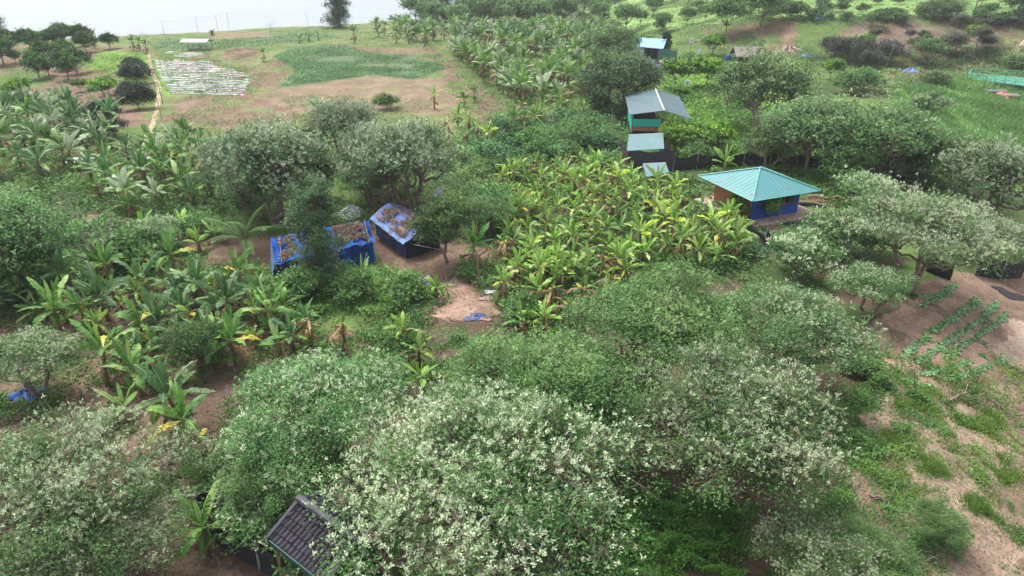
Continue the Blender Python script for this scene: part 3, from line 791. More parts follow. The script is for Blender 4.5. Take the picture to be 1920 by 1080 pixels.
tree_data('tall_thin', R=2.7, H=9.5, zc=5.8, nl=14, nc=12, nr=15, kl=8, leaf=.18, wid=.065, pale=.25, seed=10, trunks=1, lobe=.46, flat=.75, column=.12,
          p_lo=v3(.15, .26, .14), p_hi=v3(.27, .38, .22), c_lo=v3(.045, .10, .045), c_hi=v3(.11, .21, .085), tr=.2)
tree_data('mango', R=2.4, H=4.6, zc=2.9, nl=7, nc=13, nr=15, kl=9, leaf=.2, wid=.06, pale=.12, seed=12, trunks=1, lobe=.55, flat=1.0,
          p_lo=v3(.14, .22, .07), p_hi=v3(.26, .32, .11), c_lo=v3(.035, .085, .03), c_hi=v3(.09, .175, .05), tr=.11, up=.3)
tree_data('dark_glossy', R=2.2, H=7.0, zc=4.4, nl=12, nc=12, nr=13, kl=8, leaf=.22, wid=.085, pale=.16, seed=13, trunks=1, lobe=.55, flat=.9, column=.2,
          p_lo=v3(.07, .15, .03), p_hi=v3(.13, .25, .05), c_lo=v3(.010, .03, .010), c_hi=v3(.03, .075, .02), tr=.16, up=.4)
tree_data('orchard', R=2.3, H=4.2, zc=2.5, nl=8, nc=12, nr=12, kl=6, leaf=.34, wid=.16, pale=.4, seed=14, trunks=1, lobe=.56, flat=.95,
          p_lo=v3(.08, .18, .035), p_hi=v3(.14, .29, .055), c_lo=v3(.02, .05, .018), c_hi=v3(.055, .13, .035), tr=.12, ros=.2, up=.5)
tree_data('dark_bush', R=2.6, H=3.6, zc=1.9, nl=8, nc=12, nr=14, kl=6, leaf=.34, wid=.15, pale=.15, seed=15, trunks=1, lobe=.55, flat=.85,
          p_lo=v3(.055, .09, .05), p_hi=v3(.085, .13, .07), c_lo=v3(.012, .028, .014), c_hi=v3(.032, .06, .03), tr=.1, ros=.2)
tree_data('lime_tree', R=2.0, H=3.4, zc=2.0, nl=7, nc=9, nr=9, kl=6, leaf=.34, wid=.18, pale=.45, seed=16, trunks=1, lobe=.5, flat=.7,
          p_lo=v3(.20, .36, .05), p_hi=v3(.31, .47, .07), c_lo=v3(.06, .15, .03), c_hi=v3(.15, .31, .05), tr=.07, ros=.2)
tree_data('shrub', R=1.8, H=2.2, zc=1.1, nl=7, nc=9, nr=11, kl=6, leaf=.24, wid=.11, pale=.2, seed=17, trunks=1, lobe=.52, flat=.75,
          p_lo=v3(.17, .30, .09), p_hi=v3(.27, .42, .14), c_lo=v3(.05, .12, .04), c_hi=v3(.13, .25, .07), tr=.05, ros=.18)
tree_data('silver_shrub', R=1.9, H=2.4, zc=1.3, nl=8, nc=10, nr=13, kl=7, leaf=.16, wid=.065, pale=.4, seed=18, trunks=2, lobe=.5, flat=.7, tr=.05)
tree_data('grey_bush', R=2.4, H=3.2, zc=1.7, nl=9, nc=11, nr=13, kl=6, leaf=.28, wid=.08, pale=.15, seed=19, trunks=2, lobe=.5, flat=.9,
          p_lo=v3(.12, .14, .10), p_hi=v3(.19, .20, .15), c_lo=v3(.06, .066, .055), c_hi=v3(.12, .13, .10), tr=.07, ros=.25)
tree_data('pale_bush', R=2.6, H=2.4, zc=1.1, nl=9, nc=10, nr=13, kl=6, leaf=.30, wid=.09, pale=.5, seed=20, trunks=1, lobe=.5, flat=.6,
          p_lo=v3(.20, .30, .14), p_hi=v3(.28, .38, .20), c_lo=v3(.08, .14, .06), c_hi=v3(.15, .24, .10), tr=.04, ros=.2)
tree_data('ridge_tree', R=4.2, H=10.5, zc=6.2, nl=15, nc=9, nr=11, kl=6, leaf=.42, wid=.17, pale=.1, seed=21, trunks=1, lobe=.55, flat=.9, column=.10,
          p_lo=v3(.09, .14, .09), p_hi=v3(.13, .18, .11), c_lo=v3(.045, .075, .045), c_hi=v3(.09, .145, .085), tr=.2, ros=.35)
tree_data('far_tree', R=3.6, H=6.4, zc=3.9, nl=9, nc=9, nr=10, kl=5, leaf=.46, wid=.2, pale=.25, seed=22, trunks=1, lobe=.48, flat=.9,
          p_lo=v3(.17, .29, .11), p_hi=v3(.28, .41, .15), c_lo=v3(.055, .12, .04), c_hi=v3(.13, .24, .08), tr=.14, ros=.35)
tree_data('far_bush', R=2.3, H=2.7, zc=1.4, nl=6, nc=7, nr=8, kl=5, leaf=.42, wid=.2, pale=.2, seed=23, trunks=1, lobe=.55, flat=.8,
          p_lo=v3(.11, .20, .08), p_hi=v3(.17, .28, .11), c_lo=v3(.045, .085, .035), c_hi=v3(.09, .165, .06), tr=.06, ros=.25)

def bare_tree(key, H, seed, spread=.6, depth=4, r=.1, bark='deadwood', n0=3):
    g = np.random.default_rng(seed); segs = []
    def grow(p, d, L, r, k):
        q = p + d * L
        s, pts = limb(p, q, r, r * .6, g, 3, .06); segs.extend(s)
        if k == 0: return
        for _ in range(n0 if k > 1 else 4):
            dd = nrm((d + g.normal(size=3) * spread + np.array([0, 0, .15]))[None])[0]
            grow(p + (q - p) * g.uniform(.5, 1.0), dd, L * g.uniform(.5, .85), r * .5, k - 1)
    grow(np.array([0, 0, -.2]), nrm(np.array([[g.normal() * .15, g.normal() * .1, 1.]]))[0], H * .42, r, depth)
    V, F = tubes_np(segs, 5)
    TREES[key] = mesh_np(key, V, F, M[bark], smooth=True)
bare_tree('bare_a', 6.0, 3, .55, 4, .13)
bare_tree('bare_b', 4.5, 5, .7, 3, .05, 'palebark')
bare_tree('bare_c', 4.0, 8, .8, 4, .06)
bare_tree('twig_heap', 1.6, 9, 1.6, 4, .03)

# ------------------------------------------------------------------ banana plants
BG = dict(
    dark=(v3(.045, .12, .045), v3(.10, .22, .065), v3(.19, .31, .14)),
    mid=(v3(.06, .15, .035), v3(.14, .29, .055), v3(.25, .38, .12)),
    lime=(v3(.11, .25, .035), v3(.25, .42, .06), v3(.38, .52, .17)),
    grey=(v3(.09, .17, .06), v3(.19, .30, .11), v3(.42, .52, .34)),
)
YEL = v3(.44, .36, .05); BRN = v3(.27, .17, .10); BRN2 = v3(.13, .085, .055)
BAN = {}
def blade(g, p0, az, e0, droop, L, W, col, Vs, Fs, Cs, rib, torn=.25, K=9):
    """one arching banana leaf made of torn segments each side of a pale midrib"""
    t = np.linspace(0, 1, K + 1)
    e = e0 - droop * t ** 1.4
    step = L / K
    h = np.array([math.cos(az), math.sin(az), 0]); s = np.array([-math.sin(az), math.cos(az), 0]); up = np.array([0, 0, 1.])
    P = [np.array(p0, float)]; T = []
    for k in range(K):
        d = h * math.cos(e[k]) + up * math.sin(e[k]); T.append(d); P.append(P[-1] + d * step)
    T.append(T[-1])
    prof = np.interp(t, [0, .13, .2, .45, .8, .95, 1], [.03, .03, .75, 1, .85, .4, .04]) * W / 2
    i = sum(len(v) for v in Vs)
    V = []; F = []; C = []
    roll = g.normal() * .35
    for side in (-1, 1):
        fold = g.uniform(-.15, .55)
        for k in range(1, K):
            nk = nrm(np.cross(T[k], s)[None])[0] * -1
            for (a, b) in ((k, k + 1),):
                drp = g.uniform(-1, 1) * torn
                q = []
                for m in (a, b):
                    nn = np.cross(s, T[m]); w = prof[m]
                    ang = fold + roll * side - .0 + drp
                    edge = P[m] + side * s * w * math.cos(ang) - np.abs(w) * math.sin(ang) * (nn if nn[2] > 0 else -nn)
                    q.append(edge)
                sh = g.uniform(0, .12) * step * (1 if torn > .1 else 0)
                q[0] = q[0] + T[a] * sh; q[1] = q[1] - T[b] * sh * g.uniform(0, 1)
                n0 = i + len(V)
                V += [P[a], P[b], q[1], q[0]]
                F.append((n0, n0 + 1, n0 + 2, n0 + 3)); C.append(col * g.uniform(.86, 1.12))
    for k in range(K):
        w = (0.035 * (1 - k / K) + .008) * L / 2.0
        n0 = i + len(V); lift = np.array([0, 0, .012])
        V += [P[k] - s * w + lift, P[k] + s * w + lift, P[k + 1] + s * w * .8 + lift, P[k + 1] - s * w * .8 + lift]
        F.append((n0, n0 + 1, n0 + 2, n0 + 3)); C.append(rib)
    Vs.append(np.array(V)); Fs.append(np.array(F)); Cs.append(np.array(C))

def banana(key, pal='mid', hs=2.0, nl=9, L=2.1, W=.55, seed=1, yellow=1, furl=1, dead=6, lean=.1, upright=.5, torn=.3, lod=9, shoots=0):
    g = np.random.default_rng(seed); lo, hi, pl = BG[pal]
    top = np.array([lean * hs * math.cos(seed), lean * hs * math.sin(seed), hs])
    Vs, Fs, Cs = [], [], []
    for k in range(nl):
        f = k / max(nl - 1, 1)
        az = 2.4 * k + g.uniform(-.4, .4)
        e0 = math.radians(80 - 62 * f ** (1.25 - upright * .5) + g.uniform(-8, 8)); dr = math.radians(g.uniform(35, 85) * (.55 + .7 * f))
        c = lo + (hi - lo) * g.uniform(.1, 1)
        if g.uniform() < .22: c = pl * g.uniform(.7, 1)
        if k >= nl - yellow and yellow > 0: c = YEL * g.uniform(.7, 1.1) if g.uniform() < .25 else hi * v3(1.55, 1.22, .8)
        blade(g, top + np.array([0, 0, -.12 * f]), az, e0, dr, L * g.uniform(.75, 1.1) * (.85 + .15 * math.sin(math.pi * f)), W * g.uniform(.85, 1.15), c, Vs, Fs, Cs, (c * .6 + v3(.20, .24, .11) * .6), torn, lod)
    for k in range(furl):
        az = g.uniform(0, 6.28)
        blade(g, top, az, math.radians(86), math.radians(14), L * .85, W * .30 + .05, pl * 1.05, Vs, Fs, Cs, pl, .02, 6)
    for k in range(shoots):
        a = g.uniform(0, 6.28); q = np.array([math.cos(a) * .5, math.sin(a) * .5, 0.2])
        for m in range(4):
            blade(g, q + np.array([0, 0, .3]), a + m * 1.6, math.radians(g.uniform(45, 80)), .9, L * .45, W * .5, lo + (hi - lo) * g.uniform(.4, 1), Vs, Fs, Cs, hi, .1, 5)
    def join(Vs, Fs, Cs):
        n = 0; V, F = [], []
        return np.concatenate(Vs), np.concatenate(Fs), np.concatenate(Cs)
    V, F, C = join(Vs, Fs, Cs)
    crown = mesh_np(key + '_leaves', V, F, M['banana'], C)
    Vs, Fs, Cs = [], [], []
    for k in range(dead):
        az = g.uniform(0, 6.28); zz = g.uniform(.45, 1.0)
        c = BRN * g.uniform(.6, 1.35) if g.uniform() < .8 else (YEL * .8 + BRN * .3) * .8
        if g.uniform() < .3: c = BRN2
        blade(g, top * zz + np.array([0, 0, -.03]), az, math.radians(g.uniform(-35, 20)), math.radians(g.uniform(60, 95)), hs * zz * g.uniform(.55, .95), .26 * g.uniform(.6, 1.3), c, Vs, Fs, Cs, c * 1.25, .7, 6)
    deadm = None
    if dead:
        V, F, C = join(Vs, Fs, Cs); deadm = mesh_np(key + '_dead', V, F, M['banana'], C)
    segs, _ = limb((0, 0, -.15), top, .14, .075, g, 5, .02)
    V, F = tubes_np(segs, 8)
    zf = V[F].mean(1)[:, 2] / max(hs, .1)
    base = BRN * .8 if dead > 3 else v3(.16, .20, .07)
    C = base * (1 - np.clip(zf, 0, 1)[:, None] * .5) + v3(.20, .27, .09) * np.clip(zf, 0, 1)[:, None] * .6
    C = C * g.uniform(.7, 1.2, (len(C), 1))
    stem = mesh_np(key + '_stem', V, F, M['banana'], C, smooth=True)
    BAN[key] = (stem, crown, deadm)

for i in range(4):
    banana('near_dark_%d' % i, ('dark', 'mid', 'dark', 'mid')[i], 1.45 + .22 * i, (9, 8, 10, 8)[i], 2.45, .50, 31 + i, (1, 0, 2, 1)[i], 1, (9, 6, 13, 8)[i], .13, (.6, 1.0, .7, .9)[i], .32, 11, shoots=(1, 2, 1, 1)[i])
for i in range(5):
    banana('lime_%d' % i, ('lime', 'lime', 'mid', 'lime', 'lime')[i], (1.0, 1.5, 1.2, 1.8, 1.4)[i], (8, 10, 7, 11, 9)[i], (1.8, 1.6, 2.0, 1.7, 1.9)[i], .31, 51 + i, (0, 1, 0, 2, 0)[i], 1 + i % 2, (9, 12, 8, 14, 7)[i], .16, (1.1, .7, 1.2, .8, 1.0)[i], .5, 8, shoots=(1, 2, 0, 1, 2)[i])
for i in range(5):
    banana('far_%d' % i, ('grey', 'mid', 'grey', 'dark', 'mid')[i], 1.7 + .22 * i, 10, 2.35, .62, 71 + i, 0, 1 + i % 2, (5, 8, 3, 6, 9)[i], .10, .85, .25, 6, shoots=2)
for i in range(2):
    banana('young_%d' % i, ('lime', 'mid')[i], .7, 6, 1.2, .34, 91 + i, 0, 1, 1, .05, .9, .1, 7)
banana('old_0', 'lime', 1.9, 3, 1.0, .3, 95, 1, 0, 14, .12, .9, .3, 7)
banana('old_1', 'mid', 2.3, 2, .9, .3, 96, 1, 0, 16, .06, .9, .3, 7)
banana('yellow_0', 'lime', 2.0, 7, 1.8, .45, 97, 4, 1, 8, .06, .7, .3, 8)

NBAN = []
def place_banana(key, x, y, z, s, rz, label, group, tilt=0.0):
    NBAN.append((key, x, y, z, s, rz, label, group, tilt))

def build_bananas():
    L = sorted(NBAN, key=lambda q: math.hypot(q[1], q[2]) / q[4])
    for (key, x, y, z, s, rz, label, group, tilt) in L[:300]:
        r = thing('banana_plant', label, 'banana plant', (x, y, z - .03), rz, group, s)
        r.rotation_euler = (tilt, 0, rz)
        st, cr, dd = BAN[key]
        link('stem', st, r); link('leaves', cr, r)
        if dd: link('dead_leaves', dd, r)
    VV, FF, CC = [], [], []; n = 0
    cache = {}
    for (key, x, y, z, s, rz, label, group, tilt) in L[300:]:
        for me in BAN[key]:
            if me is None: continue
            if me.name not in cache:
                v = np.empty(len(me.vertices) * 3, np.float32); me.vertices.foreach_get('co', v)
                f = np.empty(len(me.loops), np.int32); me.loops.foreach_get('vertex_index', f)
                cc = np.empty(len(me.polygons) * 4, np.float32); me.attributes['col'].data.foreach_get('color', cc)
                cache[me.name] = (v.reshape(-1, 3), f.reshape(-1, 4), cc.reshape(-1, 4)[:, :3])
            v, f, cc = cache[me.name]; ca, sa = math.cos(rz), math.sin(rz)
            VV.append(np.stack([x + s * (v[:, 0] * ca - v[:, 1] * sa), y + s * (v[:, 0] * sa + v[:, 1] * ca), z + s * v[:, 2]], -1)); FF.append(f + n); CC.append(cc); n += len(v)
    if VV:
        o = link('banana_plants', mesh_np('banana_plants', np.concatenate(VV), np.concatenate(FF), M['banana'], np.concatenate(CC)))
        o['label'] = 'mass of the farthest small banana plants of the plantation below the ridge'; o['kind'] = 'stuff'

PLANTS = []   # footprints kept apart
def field(poly, n, keys, smin, smax, label, group, mind=1.6, seed=1, avoid=()):
    g = np.random.default_rng(seed)
    W = np.array(wpoly(poly)); lo, hi = W.min(0), W.max(0)
    done = 0; tries = 0; pts = []
    while done < n and tries < 9000:
        tries += 1
        x, y = g.uniform(lo, hi)
        if not inpoly(np.array([x]), np.array([y]), [tuple(q) for q in W])[0]: continue
        if any((x - a) ** 2 + (y - b) ** 2 < mind ** 2 for a, b in pts): continue
        pts.append((x, y)); done += 1
        z = float(height(x, y)); k = keys[int(g.integers(len(keys)))]
        lab = label(x, y, k, z) if callable(label) else label
        place_banana(k, x, y, z, g.uniform(smin, smax), g.uniform(0, 6.28), lab, group, g.normal() * .05)
    return done

BDESC = {'old_0': 'withered banana stem with few short leaves', 'old_1': 'tall withered banana stem in dead leaves', 'young_0': 'short lime banana plant', 'young_1': 'short green banana plant',
 'yellow_0': 'banana plant with many yellow leaves', 'lime_0': 'low lime banana plant', 'lime_1': 'shaggy lime banana plant', 'lime_2': 'wide leaved banana plant', 'lime_3': 'tall lime banana plant',
 'lime_4': 'long leaved lime banana plant', 'far_0': 'greyish banana plant', 'far_1': 'fresh green banana plant', 'far_2': 'pale greyish banana plant', 'far_3': 'dark banana plant', 'far_4': 'tallest fresh green banana plant',
 'near_dark_0': 'low dark banana plant', 'near_dark_1': 'mid green banana plant', 'near_dark_2': 'dark banana plant with brown skirt', 'near_dark_3': 'tall mid green banana plant'}
def ban_label(where):
    def f(x, y, k, z):
        px, py = proj(x, y, z)
        return '%s %s' % (BDESC[k], where(px, py))
    return f

L5 = ['lime_%d' % i for i in range(5)]; F5 = ['far_%d' % i for i in range(5)]; D4 = ['near_dark_%d' % i for i in range(4)]
def w_mid(px, py):
    v = 'back' if py < 370 else ('middle' if py < 450 else 'front')
    h = 'left' if px < 1080 else ('centre' if px < 1240 else 'right')
    return 'in the %s %s of the yellow green plantation' % (v, h)
def w_far(px, py):
    v = 'back' if py < 100 else ('middle' if py < 170 else 'front')
    h = 'left' if px < 930 else 'right'
    return 'in the %s %s of the far plantation' % (v, h)
def w_left(px, py):
    return 'in the %s of the clump %s the path' % ('back' if py < 270 else 'front', 'left of' if px < 180 else 'in front of')
GM = 'banana plants of the yellow green plantation'; GFAR = 'banana plants of the far plantation'; GL = 'banana plants at the left before the orchard'
field([(950, 335), (1120, 305), (1165, 325), (1190, 358), (1280, 372), (1310, 400), (1405, 455), (1400, 500), (1180, 510), (1080, 560), (960, 490), (930, 400)], 132,
      L5 + L5 + ['yellow_0', 'old_0'], .68, 1.0, ban_label(w_mid), GM, 1.0, 3)
field([(930, 470), (1000, 500), (1100, 530), (1190, 515), (1150, 580), (1090, 610), (1040, 640), (975, 635), (950, 560)], 26, ['lime_0', 'lime_1', 'lime_3', 'old_0', 'lime_2', 'lime_4', 'old_1'], .68, .98,
      ban_label(lambda a, b: 'beside the right edge of the bare clearing'), 'banana plants at the right edge of the clearing', 1.3, 4)
field([(655, 84), (740, 96), (830, 92), (850, 50), (700, 52)], 26, F5, .85, 1.1, ban_label(lambda a, b: 'in the short row above the blue green crop'), 'banana plants above the crop field', 1.8, 5)
field([(850, 60), (1130, 60), (1140, 130), (1090, 200), (1060, 215), (960, 200), (900, 150), (850, 110)], 250, F5 + ['old_1'], .95, 1.25, ban_label(w_far), GFAR, 1.2, 6)
field([(830, 235), (1080, 212), (1120, 235), (960, 260), (880, 310), (830, 300)], 20, L5 + ['old_0', 'yellow_0', 'old_1'], .8, 1.1,
      ban_label(lambda a, b: 'in the ragged strip below the far plantation'), 'banana plants of the ragged middle strip', 1.5, 7)
field([(-90, 205), (120, 212), (205, 235), (230, 262), (160, 325), (-90, 345)], 64, F5[:4] + ['near_dark_0'], .9, 1.2, ban_label(w_left), GL, 1.2, 8)
field([(170, 325), (290, 285), (410, 280), (420, 395), (300, 418), (190, 400)], 34, D4 + ['far_0', 'far_1', 'lime_2'], .85, 1.1,
      ban_label(lambda a, b: 'in the clump between the path and the tall trees'), 'banana plants between the path and the trees', 1.5, 9)

field([(-60, 540), (60, 530), (300, 500), (470, 560), (600, 620), (540, 690), (430, 690), (330, 740), (130, 640), (-60, 600)], 62, D4 + ['near_dark_0', 'near_dark_2', 'lime_2', 'old_0', 'lime_1', 'lime_0'], .52, .82,
      ban_label(lambda a, b: 'in the dark left clump'), 'banana plants of the dark left clump', 1.15, 19)
# foreground banana plants, each from its base in the photo
NEAR = [
 (345, 800, 'near_dark_2', 1.0, 'banana plant with long brown skirt standing beside the bare soil strip'),
 (200, 720, 'near_dark_3', 1.0, 'banana plant with one bright yellow blade above the lower left shrubs'),
 (205, 600, 'near_dark_0', 1.1, 'big dark banana plant with wide arching leaves at far left'),
 (110, 625, 'near_dark_1', 1.0, 'dark banana plant at the left edge above the shrubs'),
 (300, 640, 'near_dark_0', 1.0, 'banana plant with yellow dead sheath in the dark left clump'),
 (360, 640, 'old_0', 1.0, 'half withered banana plant with orange leaves in the left clump'),
 (440, 610, 'near_dark_2', 1.0, 'banana plant with brown skirt left of the weeds'),
 (405, 690, 'near_dark_1', .9, 'banana plant with one tall upright pale leaf'),
 (515, 620, 'near_dark_1', .95, 'bright banana plant with a broad pale standing leaf'),
 (525, 665, 'young_1', 1.2, 'young banana plant at the front of the left clump'),
 (585, 650, 'old_1', .8, 'withered brown banana stem behind the silvery tree'),
 (645, 668, 'old_1', .9, 'dry banana stump with an orange tip beside the weeds'),
 (690, 550, 'lime_2', 1.0, 'banana plant with yellow upright leaf in front of the blue shack'),
 (745, 540, 'lime_2', .7, 'small banana plant right of the blue shack'),
 (820, 560, 'lime_0', .75, 'small pale banana plant beside the rubbish heap'),
 (885, 505, 'far_1', .95, 'tall broad leaved banana plant beside the leaning pole'),
 (785, 690, 'lime_1', .9, 'lime banana plant in front of the bare clearing'),
 (755, 640, 'lime_0', .8, 'thin yellowing banana plant left of the bare clearing'),
 (790, 730, 'young_0', 1.1, 'short lime banana plant among the tree crowns'),
 (270, 560, 'near_dark_0', .95, 'dark banana plant under the dead tree'),
 (330, 520, 'near_dark_3', .9, 'banana plant with pale blades left of the dirt yard'),
 (375, 575, 'near_dark_2', .9, 'banana plant behind the withered one in the left clump'),
 (230, 690, 'young_1', 1.2, 'low banana shoot in the middle of the left clump'),
 (270, 740, 'near_dark_1', .9, 'leaning banana plant over the bare soil at left'),
 (240, 790, 'young_1', 1.3, 'young banana plant beside the lower left shrubs'),
 (360, 850, 'near_dark_3', .85, 'broken banana plant with yellow top above the net fence'),
 (395, 870, 'old_0', .85, 'withered leaning banana stem above the net fence'),
 (400, 930, 'young_1', 1.2, 'small banana shoot with silvery underside above the net fence'),
 (385, 1040, 'near_dark_1', .8, 'banana plant growing inside the black net fence'),
 (450, 560, 'near_dark_3', .9, 'banana plant at the edge of the shack weeds'),
 (120, 560, 'near_dark_2', .95, 'shaded banana plant behind the left dark clump'),
 (180, 500, 'lime_2', .8, 'banana plant among the creepers at left'),
 (110, 520, 'lime_4', .8, 'yellow tipped banana plant among the creepers'),
 (275, 440, 'young_0', 1.3, 'young banana shoot beside the path at left'),
 (345, 445, 'young_0', 1.4, 'lime banana shoot right of the path at left'),
 (375, 470, 'young_0', 1.2, 'small banana shoot behind the brushwood'),
 (405, 455, 'young_1', 1.2, 'small dark banana shoot near the coconut palm'),
 (815, 205, 'yellow_0', .95, 'lone banana plant with yellow skirt on the bare field'),
 (600, 225, 'far_0', 1.0, 'banana plant with white standing leaf behind the tall trees'),
 (1358, 328, 'young_0', 1.9, 'pale banana plant behind the teal roofed house'),
 (250, 95, 'far_3', .8, 'banana clump at the top end of the footpath'),
 (262, 97, 'far_4', .8, 'second banana plant at the top end of the footpath'),
 (275, 100, 'far_3', .7, 'drooping banana plant right at the path end'),
 (178, 90, 'far_1', .8, 'banana plant among the orchard trees on the brow'),
 (495, 115, 'far_3', .6, 'small banana plant on the brown bank of the field'),
 (562, 82, 'young_1', 1.3, 'left small banana plant on the open green brow'),
 (580, 78, 'young_1', 1.4, 'middle small banana plant on the open green brow'),
 (597, 76, 'young_1', 1.3, 'right small banana plant on the open green brow'),
 (870, 200, 'far_1', .6, 'small banana plant at the end of the bare field'),
 (890, 190, 'far_3', .6, 'dark small banana plant beside the bare field'),
]
for (px, py, k, s, lab) in NEAR:
    p = at(px, py)
    place_banana(k, p.x, p.y, p.z, s, rnd.uniform(0, 6.28), lab, None, rnd.uniform(-.06, .06))

# ------------------------------------------------------------------ trees in their places
crown_tree('silver_a', 915, 885, 1.12, 'large silvery pale leaved tree nearest the camera at the bottom centre', rz=.4, zc=4.6)
crown_tree('silver_b', 1385, 745, 1.12, 'silvery tree right of the nearest one with dark soil below', rz=1.2, zc=4.6)
crown_tree('feather_green', 1245, 585, 1.12, 'feathery green tree behind the silvery trees near the plantation', rz=.2, zc=4.6)
crown_tree('silver_c', 1485, 585, .98, 'half silvery green tree beside the vegetable garden', rz=3.9, zc=4.6)
crown_tree('feather_green', 1010, 720, 1.05, 'feathery green tree just behind the nearest silvery tree', rz=2.2, zc=4.2)
crown_tree('feather_green', 1130, 730, .75, 'smaller feathery green tree squeezed between the silvery crowns', rz=4.2, zc=4.0)
crown_tree('silver_c', 590, 745, .98, 'silvery tree left of the nearest one beside the bare soil', rz=5.2, zc=4.2)
crown_tree('feather_green', 540, 870, .62, 'green leafy tree hanging over the dark tiled roof', rz=1.1, zc=4.0)
crown_tree('silver_open', 120, 880, .98, 'sprawling silvery tree in the bottom left corner', rz=.9, zc=3.8)
crown_tree('silver_open', 230, 1010, .62, 'low thin silvery tree at the bottom left beside the bare soil', rz=3.3, zc=2.8)
crown_tree('silver_open', 60, 1040, .7, 'silvery tree filling the very bottom left corner', rz=3.3, zc=3.2)
crown_tree('silver_b', 50, 665, .62, 'silvery tree at the left edge below the dark banana plants', rz=2.8, zc=4.0)
crown_tree('mid_green', -10, 420, .95, 'dark green tree cut by the left edge of the view', rz=1.8, zc=5.0)
crown_tree('mid_silver', 505, 285, 1.18, 'broad grey green tree behind the blue tarpaulin shack', rz=.8, zc=5.2, group=None)
crown_tree('mid_green', 470, 350, .62, 'lower dark green tree at the left of the tall grey trees', rz=2.8, zc=4.6)
crown_tree('mid_silver', 760, 275, 1.1, 'tall grey green tree behind the second shack', rz=2.6, zc=5.2)
crown_tree('mid_silver', 640, 225, .9, 'thin grey tree between the two broad grey green trees', rz=4.6, zc=5.0)
crown_tree('mid_silver', 700, 270, .85, 'grey green tree filling the gap behind the two shacks', rz=3.6, zc=5.0)
crown_tree('mid_silver', 440, 305, .75, 'outermost left tree of the tall grey green group', rz=.6, zc=4.6)
crown_tree('far_acacia', 1800, 300, .72, 'light green tree on the meadow edge at right', rz=.6, zc=4.2)
crown_tree('mid_green', 690, 330, .6, 'dark green tree over the gap between the shacks', rz=1.6, zc=4.6)
base_tree('dark_glossy', 592, 372, .95, 'dense dark glossy tree between the grey green trees')
base_tree('tall_thin', 605, 535, .86, 'slender feathery tree growing in front of the blue shack', rz=1.0)
base_tree('mango', 838, 492, 1.0, 'small round mango tree right of the second shack')
base_tree('shrub', 725, 205, .85, 'green bush at the edge of the bare field', cat='bush', name='bush')
crown_tree('mid_green', 905, 395, .45, 'dark bushy tree between the mango and the plantation', zc=4.5)
crown_tree('shrub', 930, 375, 1.2, 'dark green bush left of the plantation', cat='bush', name='bush', zc=1.2)
crown_tree('far_round', 1163, 145, 1.0, 'dense dark round tree beside the stilt hut', rz=.3, zc=4.8)
crown_tree('far_acacia', 1155, 75, .95, 'paler feathery tree behind the dark round one', rz=2.3, zc=4.8)
crown_tree('far_acacia', 1435, 150, 1.18, 'broad airy acacia tree above the teal roofed house', rz=1.0, zc=5.0)
crown_tree('far_acacia', 1540, 225, .98, 'pale barked tree with feathery crown behind the house', rz=3.0, zc=5.2)
crown_tree('far_acacia', 1665, 235, .95, 'spreading tree with pale forked trunk beside the meadow', rz=4.0, zc=5.2)
crown_tree('far_acacia', 1450, 265, .6, 'lower green tree left of the pale barked tree', rz=.5, zc=4.6)
crown_tree('mid_green', 1600, 290, .6, 'leafy tree low between the two pale barked trunks', rz=.5, zc=4.2)
crown_tree('silver_a', 1735, 420, 1.05, 'wide silvery tree right of the teal roofed house', rz=2.2, zc=4.4)
crown_tree('silver_open', 1870, 430, .7, 'silvery tree over the black net at the right edge', rz=.2, zc=3.8)
crown_tree('mid_silver', 1870, 340, 1.0, 'grey green tree at the right edge above the silvery one', rz=.2, zc=4.0)
crown_tree('silver_c', 1640, 530, .62, 'small silvery tree between the yard and the garden', rz=1.2, zc=4.0)
crown_tree('silver_b', 1530, 1060, .55, 'silvery tree at the bottom edge right of the groundcover', rz=5.0, zc=3.0)
crown_tree('feather_green', 1620, 1060, .42, 'green feathery shrub tree at the bottom edge on the bank', rz=5.0, zc=2.6)
crown_tree('feather_green', 1750, 1000, .28, 'green bush on the sandy slope with a fallen branch', rz=1.0, zc=1.6)
for (px, py, k, s, lab) in [
  (1570, 480, 'silver_shrub', 1.5, 'silvery shrub between the yard and the big crowns'),
  (1500, 520, 'silver_shrub', 1.3, 'silvery shrub below the black net corner'),
  (1640, 480, 'grey_bush', .8, 'greyish brown shrub below the wide silvery tree'),
  (1610, 395, 'silver_shrub', 1.4, 'silvery shrub beside the fallen log'),
  (470, 1000, 'silver_shrub', .95, 'silvery shrub left of the dark tiled roof'),
  (505, 1005, 'silver_shrub', .8, 'pale shrub leaning over the left edge of the dark tiled roof'),
  (640, 1075, 'silver_shrub', 1.1, 'silvery shrub in front of the dark tiled bungalow'),
  (430, 900, 'silver_shrub', .75, 'silvery shrub behind the black net fence'),
  (300, 470, 'silver_shrub', 1.1, 'pale green shrub at the end of the brushwood'),
  (380, 440, 'shrub', .8, 'dark shrub beside the dirt yard'),
  (240, 500, 'shrub', 1.1, 'dark green shrub behind the arching banana leaves'),
  (30, 560, 'shrub', 1.4, 'dark shrub under the left edge tree'),
  (380, 700, 'mango', .62, 'small papaya like tree with dense dark crown on the soil'),
  (660, 560, 'shrub', .8, 'leafy green shrub below the shack trees'),
  (560, 560, 'shrub', .9, 'leafy green shrub in front of the blue shack'),
  (770, 560, 'shrub', .7, 'green shrub beside the rubbish heap'),
   (985, 600, 'shrub', .7, 'dark green bush at the clearing edge'),
  (880, 525, 'shrub', .45, 'round green bush beside the post'),
  (700, 720, 'shrub', .8, 'green bush between the crowns and the clearing'),
  (1600, 700, 'shrub', .5, 'bright green bush at the garden corner'),
  (540, 470, 'shrub', .01, ''),
]:
    if lab:
        base_tree(k, px, py, s, lab, cat='shrub', name='shrub')

